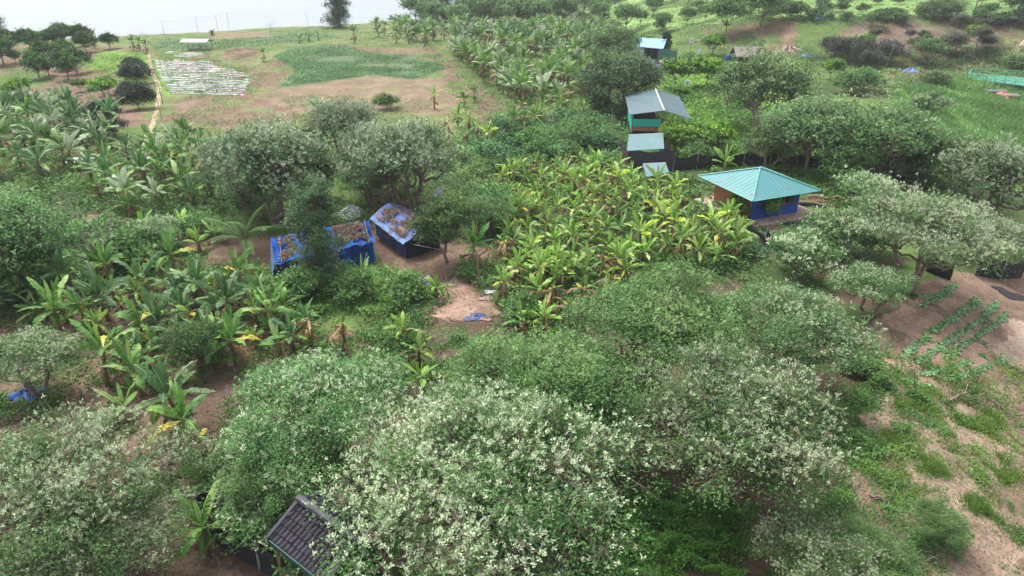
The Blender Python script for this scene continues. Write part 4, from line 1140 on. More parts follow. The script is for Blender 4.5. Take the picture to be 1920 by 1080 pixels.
# orchard, bushes and trees farther off
def many(lst, key, name, cat, group, label):
    for (px, py, s, extra) in lst:
        base_tree(key, px, py, s, label % extra if '%s' in label else label, name=name, cat=cat, group=group)
many([(8, 122, 1.15, 'at the left edge of the orchard in front'), (20, 100, 1.0, 'behind the left edge tree of the orchard'), (60, 98, 1.0, 'in the back row nearest the left edge'), (88, 92, .8, 'second in the back row on the brow'),
      (75, 148, .92, 'standing alone at the front left'), (92, 142, .6, 'small, just right of the lone front tree'), (88, 115, .8, 'in the middle beside a lime green tree'),
      (130, 150, .95, 'at the front of the tight group of four'), (146, 138, .92, 'right of the tight group of four'), (122, 130, .9, 'left of the tight group of four'), (122, 112, .8, 'at the back of the tight group of four'),
      (112, 92, 1.0, 'centre back with a pale top'), (122, 82, .95, 'on the brow behind the centre'), (163, 98, .85, 'in front of the brow pair at right'), (155, 86, .95, 'tallest of the brow pair at right'), (207, 92, .7, 'low and wide near the path end'),
      (30, 118, .5, 'small and thin between two bigger ones')],
     'orchard', 'orchard_tree', 'fruit tree', 'round fruit trees of the orchard', 'round dark green fruit tree %s')
many([(68, 112, .75, 'in the orchard beside a dark tree'), (100, 186, .0, '')][:1], 'lime_tree', 'young_tree', 'young tree', 'lime green young trees of the orchard', 'small lime green tree %s')
many([(38, 190, .9, 'at the left behind the banana leaves'), (45, 175, .7, 'left, the further of two'), (152, 172, .6, 'lone in the bare orchard soil'), (198, 190, .95, 'front one of the pair near the dark bushes'), (205, 178, .8, 'back one of the pair near the dark bushes'),
      (1265, 165, 1.3, 'left of the lamp behind the stilt hut'), (1325, 165, 1.4, 'right of the lamp behind the stilt hut'), (1335, 105, 1.2, 'behind the white cloth'),
      (1265, 290, 1.0, 'right of the small teal shed'), (1295, 285, .9, 'behind the black net of the house'), (1345, 290, 1.0, 'above the lone pale banana plant'), (1320, 275, .9, 'in the lime row behind the house'),
      (1385, 410, .55, 'in front of the ochre wall'), (1435, 412, .6, 'in front of the blue wall'), (1500, 34, .9, 'bright on the top hillside'), (1620, 95, .9, 'at the edge of the grey thicket'),
      (1830, 88, 1.1, 'beside the track at top right'), (1925, 66, 1.2, 'at the top right edge'), (1555, 150, 1.0, 'between the acacia crowns'), (1210, 90, .8, 'behind the blue roofed hut'), (1275, 190, .7, 'tall narrow behind the stilt hut roof'), (1390, 190, .7, 'beside the broad acacia')],
     'lime_tree', 'young_tree', 'young tree', 'lime green young trees', 'small lime green tree %s')
many([(257, 158, .82, 'second from the back beside the footpath'), (254, 145, .78, 'furthest back beside the footpath'), (252, 190, .72, 'small, third beside the footpath'), (260, 205, .85, 'nearest the camera beside the footpath')],
     'dark_bush', 'round_bush', 'bush', 'dark round bushes beside the footpath', 'dark grey green round bush %s')
many([(195, 235, .75, 'behind the left banana clump'), (205, 262, .7, 'where the footpath ends')], 'dark_bush', 'round_bush', 'bush', None, 'dark round bush %s')
# trees on the brow and along the river
many([(636, 52, 1.05, 'standing alone on the brow against the river'), (732, 34, .8, 'slim, between the lone one and the grove'), (765, 26, .65, 'small beside the slim one')], 'ridge_tree', 'tall_tree', 'tree', None, 'tall dark tree %s')
for k in range(15):
    px = 780 + 19 * k + (k * 37 % 9); base_tree('far_tree', px, 44 + (k * 29 % 13) - max(0, k - 12) * 1.6, rnd.uniform(.8, 1.15), 'leafy tree in the lower part of the riverside grove', name='tree', group='lower trees of the riverside grove')
for k, px in enumerate([800, 835, 868, 905, 940, 975, 1000]):
    base_tree('ridge_tree', px, 40 + (k % 3) * 3 - k * .8, rnd.uniform(.8, 1.1), ('first', 'second', 'third', 'fourth', 'fifth', 'sixth', 'seventh')[k] + ' tall dark tree from the left in the grove behind the far bananas',
              name='tall_tree', group='tall trees of the riverside grove')
base_tree('ridge_tree', 2, 95, .75, 'dark tree with wind swept top at the top left edge', name='tall_tree')
crown_tree('far_tree', 780, 62, .5, 'small tree over the row of bananas on the brow', zc=3.5)
g8 = np.random.default_rng(88)
def hl(px, py):
    return '%s %s of the top right hillside' % ('far' if py < 25 else ('middle' if py < 60 else 'near'), 'left' if px < 1400 else ('centre' if px < 1650 else 'right'))
for k in range(38):
    px = g8.uniform(1040, 1450); py = g8.uniform(-4, 62)
    if py > 45 and px < 1150: py -= 20
    key = ('far_tree', 'far_tree', 'far_bush')[k % 3]
    base_tree(key, px, py, g8.uniform(.5, .95), ('leafy green tree on the ' if key == 'far_tree' else 'low green bush on the ') + hl(px, py), name='tree' if key == 'far_tree' else 'bush', cat='tree' if key == 'far_tree' else 'bush', group='trees of the top hillside' if key == 'far_tree' else 'bushes of the top hillside')
for k in range(30):
    px = g8.uniform(1570, 1940); py = g8.uniform(62, 98) - (px - 1570) * .06
    base_tree('grey_bush' if k % 3 else 'far_bush', px, py, g8.uniform(.4, .8), ('grey twiggy bush on the %s part of the brown bank' if k % 3 else 'green bush on the %s part of the brown bank') % ('left' if px < 1750 else 'right'), name='bush', cat='bush', group='bushes of the brown bank')
for k in range(58):
    px = g8.uniform(1440, 1940); py = g8.uniform(-6, 46)
    base_tree('far_bush', px, py, g8.uniform(.4, .8), 'low dark bush on the ' + hl(px, py), name='bush', cat='bush', group='bushes of the top hillside')
for (px, py, k, s, lab) in [
  (1360, 66, 'far_tree', 1.15, 'slim stemmed tree beside the bare soil on the hillside'), (1427, 50, 'far_tree', 1.1, 'flat topped feathery tree behind the hillside lamp'),
  (1480, 36, 'far_bush', 1.1, 'dark bush behind the hillside lamp'), (1752, 55, 'far_acacia', .85, 'wide grey green tree on the brown bank'),
  (1735, 125, 'far_tree', .75, 'layered green tree at the start of the dirt track'), (1905, 45, 'far_tree', 1.0, 'dark tree at the top right edge of the bank'),
  (1600, 118, 'grey_bush', 1.3, 'grey dark thicket bush left above the track'), (1660, 120, 'grey_bush', 1.2, 'grey dark thicket bush beside the blue tarp'), (1560, 112, 'grey_bush', 1.2, 'grey dark thicket bush nearest the acacia'),
  (1625, 128, 'grey_bush', 1.0, 'grey dark thicket bush in the middle of the row'), (1785, 100, 'grey_bush', 1.1, 'grey bush above the dirt track'), (1850, 92, 'grey_bush', .7, 'small grey bush above the dirt track'),
  (1880, 70, 'grey_bush', 1.0, 'grey bush near the top right edge'), (1740, 210, 'pale_bush', 1.0, 'pale rounded grass bush at the meadow edge'), (1750, 160, 'pale_bush', .9, 'pale rounded grass bush below the track'),
  (1900, 125, 'pale_bush', .8, 'pale bush behind the green frame'), (1620, 170, 'shrub', 1.4, 'bright green shrub beside the soil patch'), (1590, 175, 'shrub', 1.2, 'green shrub between the acacias and the soil patch'),
  (1905, 135, 'far_bush', .8, 'dark green bush behind the green frame'), (1470, 62, 'far_bush', .7, 'small dark bush beside the sand heap'),
  (1247, 98, 'dark_glossy', .62, 'dark leafy tree right of the blue roofed hut'), (1300, 135, 'shrub', 1.3, 'green shrub behind the white cloth'),
  (1450, 300, 'shrub', 1.2, 'dark green shrub against the black net'), (1520, 300, 'silver_shrub', 1.3, 'pale shrub between the trunks behind the house'),
  (1700, 330, 'shrub', 1.2, 'green shrub under the spreading tree'), (1580, 345, 'shrub', 1.2, 'green shrub right behind the teal roof'), (1650, 345, 'grey_bush', .8, 'grey brown brush under the spreading tree'),
 (1310, 310, 'shrub', .9, 'green shrub left behind the teal roofed house'),
  (1800, 330, 'shrub', 1.1, 'green shrub in the meadow behind the silvery tree'),
  (60, 205, 'shrub', .9, 'dark shrub at the back of the left bananas'), (1120, 215, 'shrub', 1.1, 'green shrub below the dark round tree'), (1160, 225, 'shrub', .9, 'green shrub beside the stilt hut posts'),
]:
    bush = k in ('grey_bush', 'pale_bush', 'shrub', 'far_bush', 'silver_shrub')
    base_tree(k, px, py, s, lab, name='shrub' if bush else 'tree', cat='shrub' if bush else 'tree')
# leafy mounds between far plantation and mid plantation
g9 = np.random.default_rng(99)
for k in range(16):
    px = g9.uniform(940, 1150); py = g9.uniform(248, 300)
    base_tree('shrub', px, py, g9.uniform(.7, 1.1), 'rounded green bush in the %s of the thicket left of the black net' % ('back' if py < 275 else 'front'), name='bush', cat='bush', group='bushes of the thicket below the far plantation')

def place_bare(key, px, py, s, label, rz=0., name='bare_tree', cat='dead tree', group=None):
    p = at(px, py); o = link(name, TREES[key]); tag(o, label, cat, group)
    o.location = (p.x, p.y, p.z - .05); o.scale = (s, s, s); o.rotation_euler = (0, 0, rz); return o
place_bare('bare_a', 205, 515, 1.0, 'leafless grey dead tree leaning over the banana plants at left', 2.5)
place_bare('bare_c', 130, 440, 1.0, 'fine twigged leafless tree beside the left path', 1.0)
place_bare('bare_b', 1215, 312, .8, 'thin leafless sapling in front of the small teal shed', .3)
place_bare('bare_c', 510, 62, 1.0, 'fan shaped purple grey bare bush on the brow', .3)
place_bare('bare_c', 222, 82, .8, 'left leafless bush on the brow', 1.3)
place_bare('bare_c', 275, 76, .7, 'right leafless bush on the brow', 2.3)
place_bare('bare_b', 310, 70, .6, 'thin bare sapling on the brow', 2.0)
place_bare('bare_b', 1740, 345, 1.1, 'bare leaning sapling in front of the meadow', 2.0)
place_bare('twig_heap', 340, 470, 1.2, 'grey heap of brushwood beside the dirt yard', 0, 'brushwood', 'brushwood')
place_bare('twig_heap', 485, 497, .7, 'stack of cut branches left of the blue shack', 1, 'brushwood', 'brushwood')
place_bare('twig_heap', 1610, 910, .8, 'dead brown branches lying on the bank', 2, 'brushwood', 'brushwood')
place_bare('twig_heap', 1720, 1050, .9, 'dry brown branches on the sand at the bottom', 3, 'brushwood', 'brushwood')
place_bare('twig_heap', 900, 495, .6, 'pile of sticks beside the leaning pole', 4, 'brushwood', 'brushwood')

# coconut palm: pinnate fronds
def palm(px, py, s, label):
    g = np.random.default_rng(5); p = at(px, py)
    r = thing('palm_tree', label, 'palm', tuple(p), 0, None, s)
    segs, _ = limb((0, 0, -.2), (0.1, 0, 1.1), .16, .12, g, 3, .02); V, F = tubes_np(segs, 7); link('trunk', mesh_np('palm_trunk', V, F, M['bark'], smooth=True), r)
    for k in range(11):
        az = 2.4 * k; e = math.radians(80 - 5.5 * k); P = [np.array([.1, 0, 1.1])]; D = []
        for j in range(12):
            d = np.array([math.cos(az) * math.cos(e), math.sin(az) * math.cos(e), math.sin(e)]); D.append(d); P.append(P[-1] + d * .24); e -= .075
        P = np.array(P); s_ = np.array([-math.sin(az), math.cos(az), 0])
        b = []; dd = []
        for j in range(2, 12):
            for q in np.linspace(0, 1, 4)[:3]:
                for sd in (-1, 1):
                    b.append(P[j] * (1 - q) + P[j + 1 if j < 12 else j] * q); dd.append(nrm((s_ * sd + D[j] * .7 + np.array([0, 0, -.25]) + g.normal(size=3) * .08)[None])[0])
        b = np.array(b); dd = np.array(dd); V, F = leafquads(b, dd, nrm(np.cross(dd, [0, 0, 1.])), g.uniform(.4, .6, len(b)), .045)
        C = v3(.09, .19, .05) * g.uniform(.7, 1.3, (len(F), 1))
        sg = [(P[j], P[j + 1], .02, .015) for j in range(12)]; V2, F2 = tubes_np(sg, 4)
        me = mesh_np('frond', np.concatenate([V, V2]), np.concatenate([F, F2 + len(V)]), M['leaf'], np.concatenate([C, np.tile(v3(.2, .24, .1), (len(F2), 1))]))
        link('frond', me, r)
palm(462, 478, 1.15, 'young coconut palm with thin upright fronds left of the blue shack')

build_bananas()

# ------------------------------------------------------------------ building materials
def patched(name, base, patch, scale=3.0, th=.6, soft=.05, rough=.6, ribs=None, bump=.2, spec=.4, extra=None):
    """surface with litter or rust patches of their own colour; ribs=(axis, per metre)"""
    m, nt = new_mat(name)
    out = N(nt, 'ShaderNodeOutputMaterial'); b = N(nt, 'ShaderNodeBsdfPrincipled'); nt.links.new(b.outputs[0], out.inputs[0])
    tc = N(nt, 'ShaderNodeTexCoord'); n1 = N(nt, 'ShaderNodeTexNoise'); n2 = N(nt, 'ShaderNodeTexNoise')
    n1.inputs['Scale'].default_value = scale; n1.inputs['Detail'].default_value = 8; n1.inputs['Roughness'].default_value = .75
    n2.inputs['Scale'].default_value = scale * .35; n2.inputs['Detail'].default_value = 4
    for n in (n1, n2): nt.links.new(tc.outputs['Object'], n.inputs['Vector'])
    av = N(nt, 'ShaderNodeMath', operation='ADD'); nt.links.new(n1.outputs[0], av.inputs[0]); nt.links.new(n2.outputs[0], av.inputs[1])
    mr = N(nt, 'ShaderNodeMapRange'); mr.inputs['From Min'].default_value = 2 * th - soft; mr.inputs['From Max'].default_value = 2 * th + soft
    nt.links.new(av.outputs[0], mr.inputs['Value'])
    n3 = N(nt, 'ShaderNodeTexNoise'); n3.inputs['Scale'].default_value = scale * 5; n3.inputs['Detail'].default_value = 6
    nt.links.new(tc.outputs['Object'], n3.inputs['Vector'])
    def ramp(c):
        r = N(nt, 'ShaderNodeValToRGB'); r.color_ramp.elements[0].position = .32; r.color_ramp.elements[1].position = .68
        r.color_ramp.elements[0].color = (*[x * .6 for x in c], 1); r.color_ramp.elements[1].color = (*[min(1, x * 1.25) for x in c], 1)
        nt.links.new(n3.outputs[0], r.inputs[0]); return r
    r2 = ramp(patch)
    r1 = N(nt, 'ShaderNodeValToRGB'); r1.color_ramp.elements[0].position = .3; r1.color_ramp.elements[1].position = .7
    r1.color_ramp.elements[0].color = (*[x * .82 for x in base], 1); r1.color_ramp.elements[1].color = (*[x * 1.1 for x in base], 1)
    nt.links.new(n2.outputs[0], r1.inputs[0])
    mx = N(nt, 'ShaderNodeMixRGB'); nt.links.new(mr.outputs[0], mx.inputs[0]); nt.links.new(r1.outputs[0], mx.inputs[1]); nt.links.new(r2.outputs[0], mx.inputs[2])
    nt.links.new(mx.outputs[0], b.inputs['Base Color']); b.inputs['Roughness'].default_value = rough; b.inputs['Specular IOR Level'].default_value = spec
    bp = N(nt, 'ShaderNodeBump'); bp.inputs['Strength'].default_value = bump; bp.inputs['Distance'].default_value = .05
    nt.links.new(n1.outputs[0], bp.inputs['Height']); nt.links.new(bp.outputs[0], b.inputs['Normal'])
    return m
TEAL = (.115, .36, .36)
B = {
 'teal': patched('teal_roof_sheet', (.048, .195, .205), (.12, .085, .075), 1.6, .60, .05, .45, spec=.5),
 'tealcap': plain('teal_ridge_cap', (.11, .33, .33), .45, .06),
 'tealg': patched('grey_teal_roof_sheet', (.095, .16, .185), (.05, .08, .09), 1.2, .66, .08, .45, spec=.5),
 'tealp': patched('pale_teal_roof_sheet', (.08, .165, .18), (.14, .22, .22), 1.2, .64, .08, .45, spec=.5),
 'blue': patched('blue_wall_paint', (.012, .07, .40), (.05, .09, .25), 1.2, .56, .12, .75, bump=.05, spec=.25),
 'ochre': patched('ochre_wall_paint', (.34, .155, .065), (.20, .11, .06), 1.2, .54, .15, .85, bump=.1, spec=.2),
 'conc': plain('pinkish_concrete', (.40, .29, .24), .9, .18, 2.5, .15),
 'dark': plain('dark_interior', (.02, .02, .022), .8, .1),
 'post': plain('weathered_post', (.30, .29, .27), .7, .2, 5),
 'wood': plain('weathered_plank', (.30, .20, .15), .85, .25, 6, .2),
 'redplank': plain('red_brown_plank', (.36, .13, .08), .8, .2, 4, .1),
 'turq': plain('turquoise_net', (.02, .40, .34), .7, .15, 4, .2, stretch=(1, 1, 6)),
 'tarp': patched('blue_tarpaulin', (.014, .11, .47), (.012, .04, .18), 1.6, .52, .15, .75, bump=1.0, spec=.08),
 'tarplit': patched('blue_tarpaulin_under_leaf_litter', (.06, .20, .55), (.13, .085, .065), 1.5, .478, .05, .6, bump=1.0),
 'tarplit2': patched('faded_blue_tarpaulin_under_leaf_litter', (.045, .095, .30), (.125, .085, .068), 2.2, .52, .06, .6, bump=1.0),
 'tarpdark': plain('dark_blue_tarpaulin', (.035, .05, .19), .55, .3, 3, .5),
 'tarppale': plain('pale_blue_tarpaulin_edge', (.13, .24, .48), .55, .2, 5, .4),
 'net': plain('black_shade_net', (.022, .022, .028), .85, .2, 5, .3, col2=(.009, .009, .012)),
 'netp': plain('brown_purple_shade_net', (.045, .038, .048), .85, .2, 3, .3, col2=(.03, .024, .03)),
 'netg': plain('green_blue_net', (.06, .20, .18), .85, .2, 3, .3),
 'tile': plain('blackened_roof_tile', (.032, .030, .040), .65, .2, 3.0, .3, col2=(.012, .011, .015), spec=.25),
 'tilecap': plain('ridge_tile', (.06, .06, .08), .5, .15, 3.0, .2),
 'dteal': plain('dark_teal_wall', (.012, .055, .062), .6, .2, 3),
 'tan': plain('tan_post', (.22, .15, .085), .85, .2, 5),
 'white': plain('white_plastic', (.74, .76, .78), .6, .12, 6, .9, col2=(.40, .42, .45)),
 'greytarp': plain('grey_sheet', (.35, .38, .40), .7, .15, 3, .2),
 'rust': plain('orange_cloth', (.55, .26, .15), .8, .2, 5),
 'pink': plain('faded_red_cloth', (.56, .22, .18), .8, .2, 5, .3),
 'greenframe': plain('turquoise_green_pipe', (.09, .36, .26), .5, .1),
 'greennet': plain('turquoise_green_netting', (.05, .24, .16), .8, .2, 3, .2),
 'blueroof': patched('blue_metal_roof', (.20, .40, .72), (.07, .10, .16), 1.3, .56, .06, .45),
 'bluep': plain('blue_plastic', (.012, .08, .38), .4, .15, 3),
 'sack': plain('dark_blue_sacks', (.05, .055, .22), .6, .3, 3, .5),
 'plastic': plain('silver_mulch_film', (.40, .395, .43), .45, .12, 2.5, .6, col2=(.24, .24, .25), spec=.4),
 'lamp': plain('lamp_white', (.75, .76, .76), .4, .05),
 'thatch': plain('grey_brown_thatch', (.27, .24, .22), .95, .25, 6, .5, stretch=(1, 8, 8)),
}

def solve_z(x, y, py):
    lo, hi = -10, 20
    for _ in range(40):
        m = (lo + hi) / 2
        if proj(x, y, m)[1] > py: lo = m
        else: hi = m
    return lo

# roof battens/ribs as real raised strips
def ribbed(mb_, p00, p10, p11, p01, n, r=.02):
    """thin raised ribs running from edge p00-p10 to edge p01-p11"""
    for k in range(n + 1):
        t = k / n
        a = Vector(p00).lerp(Vector(p10), t); b_ = Vector(p01).lerp(Vector(p11), t)
        mb_.tube([a + Vector((0, 0, .012)), b_ + Vector((0, 0, .012))], r, 4)

# ---- house with teal pyramid roof
def teal_house():
    E = 2.2
    L = at(1310, 333, E); F = at(1410, 383, E); R = at(1537, 360, E)
    d = ((R - F).normalized() - (L - F).normalized()); c = (L + R) / 2
    ax = math.atan2((R - F).y, (R - F).x); ay = math.atan2((L - F).y, (L - F).x) - math.pi / 2
    ang = (ax + ay) / 2; a = (R.xy - F.xy).length * .955; b = (L.xy - F.xy).length * .955
    g = float(height(c.x, c.y)) + .15
    r = thing('house', 'small blue and ochre walled house under a teal pyramid roof', 'house', (c.x, c.y, g), ang)
    apz = solve_z(c.x, c.y, 315) - g; ez = E
    A, H2 = a / 2, b / 2; P = (0, 0, apz); q = [(-A, -H2, ez), (A, -H2, ez), (A, H2, ez), (-A, H2, ez)]
    m = MB()
    for k in range(4): m.slab([q[k], q[(k + 1) % 4], P], .05)
    roof = m.build('roof', B['teal'], r)
    m = MB()
    for k in range(4): m.tube([Vector(q[k]) + Vector((0, 0, .03)), Vector(P) + Vector((0, 0, .05))], .07, 6)
    for k in range(4): m.tube([q[k], q[(k + 1) % 4]], .045, 5)
    m.build('ridge_cap', B['tealcap'], roof)
    m = MB()
    for k in range(4):
        p, s = Vector(q[k]), Vector(q[(k + 1) % 4]); n = 16
        for j in range(1, n):
            t = j / n; e = p.lerp(s, t); top = Vector(P).lerp((p + s) / 2, abs(2 * t - 1) * 0 + 0)
            f = 1 - abs(2 * t - 1); tp = e + (Vector(P) - (p + s) / 2) * f
            m.tube([e + Vector((0, 0, .01)), tp + Vector((0, 0, .01))], .008, 3, cap=False)
    m.build('roof_seams', B['tealcap'], roof)
    ins = 1.15; wa, wb = A - ins, H2 - ins; t = .15
    mt = [('wall', 'blue', (0, -wb, wa * 2, t)), ('wall', 'blue', (wa, 0, t, wb * 2)), ('wall', 'ochre', (-wa, 0, t, wb * 2)), ('wall', 'ochre', (0, wb, wa * 2, t))]
    for nm, ma, (x, y, sx, sy) in mt:
        m = MB()
        if ma == 'blue' and y != 0:   # window opening in the front blue wall
            wx0, wx1, z0, z1 = .15 * wa, .62 * wa, 1.0, 2.15
            H = E + .35; X0, X1 = x - sx / 2 - t / 2, x + sx / 2 + t / 2
            m.box((X0 + wx0) / 2, y, H / 2, wx0 - X0, sy, H); m.box((wx1 + X1) / 2, y, H / 2, X1 - wx1, sy, H)
            m.box((wx0 + wx1) / 2, y, z0 / 2, wx1 - wx0, sy, z0); m.box((wx0 + wx1) / 2, y, (z1 + H) / 2, wx1 - wx0, sy, H - z1)
            w = m.build('wall', B['blue'], r); w['label'] = 'blue painted front wall'
            fm = MB(); cx = (wx0 + wx1) / 2
            for (bx, bz, bsx, bsz) in ((cx, z0 + .03, wx1 - wx0, .06), (cx, z1 - .03, wx1 - wx0, .06), (wx0 + .03, (z0 + z1) / 2, .06, z1 - z0 - .12), (wx1 - .03, (z0 + z1) / 2, .06, z1 - z0 - .12), (cx, (z0 + z1) / 2, .05, z1 - z0 - .12)):
                fm.box(bx, y - .02, bz, bsx, .08, bsz)
            fm.build('window_frame', B['wood'], w)
            sh = MB(); sh.box(wx1 + .0, y - .3, (z0 + z1) / 2, .04, .5, z1 - z0 - .1); sh.build('shutter', B['tealp'], w)
        else:
            H = E + .35; shrink = t * 1.02 if sy > sx else 0
            m.box(x, y, H / 2, sx, sy - shrink, H); w = m.build('wall', B[ma], r)
            w['label'] = 'ochre painted side wall' if ma == 'ochre' else 'blue painted side wall'
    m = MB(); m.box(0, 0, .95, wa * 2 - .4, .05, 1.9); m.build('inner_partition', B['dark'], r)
    m = MB(); m.box(.15, -.1, -.12, a + .5, b + .3, .4); m.build('concrete_terrace', B['conc'], r)
teal_house()

# ---- stilt hut with two roof slopes
def stilt_hut():
    rz = 4.1
    A = at(1245, 206, rz); Bk = at(1229, 168, rz); d = (Bk - A); ang = math.atan2(d.y, d.x) - math.pi / 2; Ln = d.length
    g = float(height(A.x, A.y))
    r = thing('stilt_hut', 'raised hut with grey teal roof, turquoise net sides and a plank ramp', 'hut', (A.x, A.y, g), ang, None, (.76, 1, 1))
    WL, WR = 5.0, 4.0; ez = 3.55; m = MB()
    m.slab([(-WL, -.3, ez), (0, -.3, rz), (0, Ln, rz), (-WL, Ln * .98, ez)], .05); left = m.build('roof', B['tealg'], r); left['label'] = 'left roof slope'
    m = MB(); m.slab([(.02, -.3, rz - .01), (WR, -.6, ez - .25), (WR, Ln, ez - .25), (.02, Ln, rz - .01)], .05); right = m.build('roof', B['tealg'], r)
    m = MB(); m.tube([(0, -.35, rz + .05), (0, Ln + .05, rz + .05)], .10, 6); m.build('ridge_cap', B['lamp'], left)
    m = MB(); ribbed(m, (-WL, -.3, ez), (-WL, Ln * .98, ez), (0, Ln, rz), (0, -.3, rz), 26, .018); m.build('roof_ribs', B['tealg'], left)
    m = MB(); ribbed(m, (WR, -.6, ez - .25), (WR, Ln, ez - .25), (0, Ln, rz), (0, -.3, rz), 26, .018); m.build('roof_ribs', B['tealg'], right)
    for (x, y, h) in ((-4.4, 0, 3.5), (-.3, 0, 3.9), (-4.4, 4, 3.5), (-.3, 4, 3.9), (-4.4, 8, 3.5), (-.3, 8, 3.9), (3.4, -.2, 3.2), (3.6, 4, 3.2), (3.6, 8, 3.2)):
        MB().tube([(x, y, -.3), (x, y, h)], .06, 6).build('post', B['post'], r)
    MB().box(-2.35, 4, 2.0, 4.1, 8.2, .12).build('floor', B['wood'], r)
    MB().box(-2.35, -.12, 1.92, 4.2, .08, .42).build('fascia', B['redplank'], r)
    MB().box(-2.35, -.08, 2.62, 4.1, .05, .85).build('side_net', B['turq'], r)
    MB().box(-4.52, 4, 2.5, .05, 8.2, 2.0).build('side_net', B['turq'], r)
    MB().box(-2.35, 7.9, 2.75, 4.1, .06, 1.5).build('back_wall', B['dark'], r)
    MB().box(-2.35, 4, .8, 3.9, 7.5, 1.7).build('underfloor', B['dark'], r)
    m = MB(); m.slab([(-.2, -.6, 2.0), (2.7, -1.6, .9), (2.9, -.9, .9), (-.2, .1, 2.0)], .06); m.build('ramp', B['wood'], r)
    m = MB(); m.slab([(.05, .2, 2.0), (3.0, .4, .9), (3.0, 6, .9), (.05, 6, 2.0)], .06); m.build('side_deck', B['redplank'], r)
stilt_hut()

def shed(corners, z, label, matk, net=None, posts=True, drop=.35):
    """single slope roof on posts from the pixel corners of its roof (back left, back right, front right, front left)"""
    P = [at(px, py, z + (drop if k < 2 else 0)) for k, (px, py) in enumerate(corners)]
    c = sum((p.xy for p in P), Vector((0, 0))) / 4; g = float(height(c.x, c.y))
    r = thing('shed', label, 'shed', (c.x, c.y, g), 0)
    q = [(p.x - c.x, p.y - c.y, z + (drop if k < 2 else 0)) for k, p in enumerate(P)]
    m = MB(); m.slab([q[3], q[2], q[1], q[0]], .05); rf = m.build('roof', B[matk], r)
    m = MB(); ribbed(m, q[3], q[2], q[1], q[0], 14, .015); m.build('roof_ribs', B[matk], rf)
    MB().tube([Vector(q[3]) + Vector((0, -.05, -.02)), Vector(q[2]) + Vector((0, -.05, -.02))], .05, 5).build('gutter', B['tealcap'], rf)
    for p in q: MB().tube([(p[0] * .92, p[1] * .92, -.3), (p[0] * .92, p[1] * .92, p[2] - .05)], .05, 5).build('post', B['post'], r)
    if net:
        m = MB(); x0, x1 = q[3][0], q[2][0]; y0 = q[3][1]
        for (a0, b0) in (((x0 + .1, y0 + .1), (x1 + .9, y0)), ((x1 + .9, y0), (x1 + .6, q[1][1])), ((x0 + .1, y0 + .1), (x0 + .1, q[0][1]))):
            def fn(u, v, a0=a0, b0=b0):
                return (a0[0] + (b0[0] - a0[0]) * u + .06 * math.sin(u * 17 + v * 3), a0[1] + (b0[1] - a0[1]) * u + .08 * math.sin(u * 13), -.2 + v * net + .1 * math.sin(u * 9) * v)
            m.sheet(fn, 24, 6)
        m.build('net_wall', B['netp'], r)
    return r
shed([(1179, 252), (1243, 250), (1245, 279), (1176, 281)], 2.2, 'small teal roofed shed with black net wall below the stilt hut', 'tealp', net=2.3)
shed([(1205, 307), (1247, 305), (1254, 322), (1212, 330)], 1.5, 'sunken teal roof showing behind the yellow green bananas', 'tealp')

# ---- far hut with blue roof
def blue_hut():
    p = at(1222, 118); s = p.length / 21 * 0 + 1
    r = thing('hut', 'far small hut with bright blue roof and white wall', 'hut', tuple(p), -.25)
    def q(px, py, z):
        w = at(px, py, z); c, n = math.cos(.25), math.sin(.25); dx, dy = w.x - p.x, w.y - p.y
        return (dx * c - dy * n, dx * n + dy * c, z)
    m = MB(); m.slab([(-3.2, -.6, 2.9), (1.9, -.6, 2.7), (2.2, 3.2, 3.9), (-3.2, 3.2, 4.1)], .08); m.build('roof', B['blueroof'], r)
    MB().box(-2.3, 0, 1.35, 1.3, .12, 2.7).build('white_wall', B['white'], r)
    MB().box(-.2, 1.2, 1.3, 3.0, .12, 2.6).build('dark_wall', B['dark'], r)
    MB().box(-.4, -.1, .35, 2.2, .1, .8).build('railing', B['greytarp'], r)
    for x in (-1.5, -.3, 1.0): MB().tube([(x, -.1, -.2), (x, -.1, 2.7)], .06, 5).build('post', B['wood'], r)
    MB().box(-.4, 1.4, -.1, 5.6, 3.6, .3).build('floor', B['conc'], r)
    m = MB()
    def fn(u, v): return (1.1 + 3.4 * u, -.5 + .15 * math.sin(u * 7), .7 + 2.0 * v + .08 * math.sin(u * 9 + v * 4) - .25 * u)
    m.sheet(fn, 14, 8); m.build('tarpaulin_screen', B['tealp'], r)
    for k, (px, py, sz) in enumerate(((1226, 127, 1.0), (1234, 131, 1.1), (1222, 133, .9))):
        w = at(px, py); m = MB()
        o = thing('sack', '%s dark blue sack below the far blue roofed hut' % ('back', 'right', 'front left')[k], 'sack', tuple(w), k * .6, 'dark blue sacks')
        def fs(u, v):
            a = u * 2 * math.pi; e = v * math.pi - math.pi / 2
            return (.9 * sz * math.cos(a) * math.cos(e) * (1 + .15 * math.sin(3 * a)), .6 * sz * math.sin(a) * math.cos(e), .45 * sz + .5 * sz * math.sin(e) * (1 + .1 * math.sin(5 * a)))
        m.sheet(fs, 18, 10); m.build('body', B['sack'], o, True)
        MB().tube([(0, 0, .9 * sz), (.05, 0, 1.1 * sz)], [.10, .18], 6).build('tied_neck', B['sack'], o)
blue_hut()

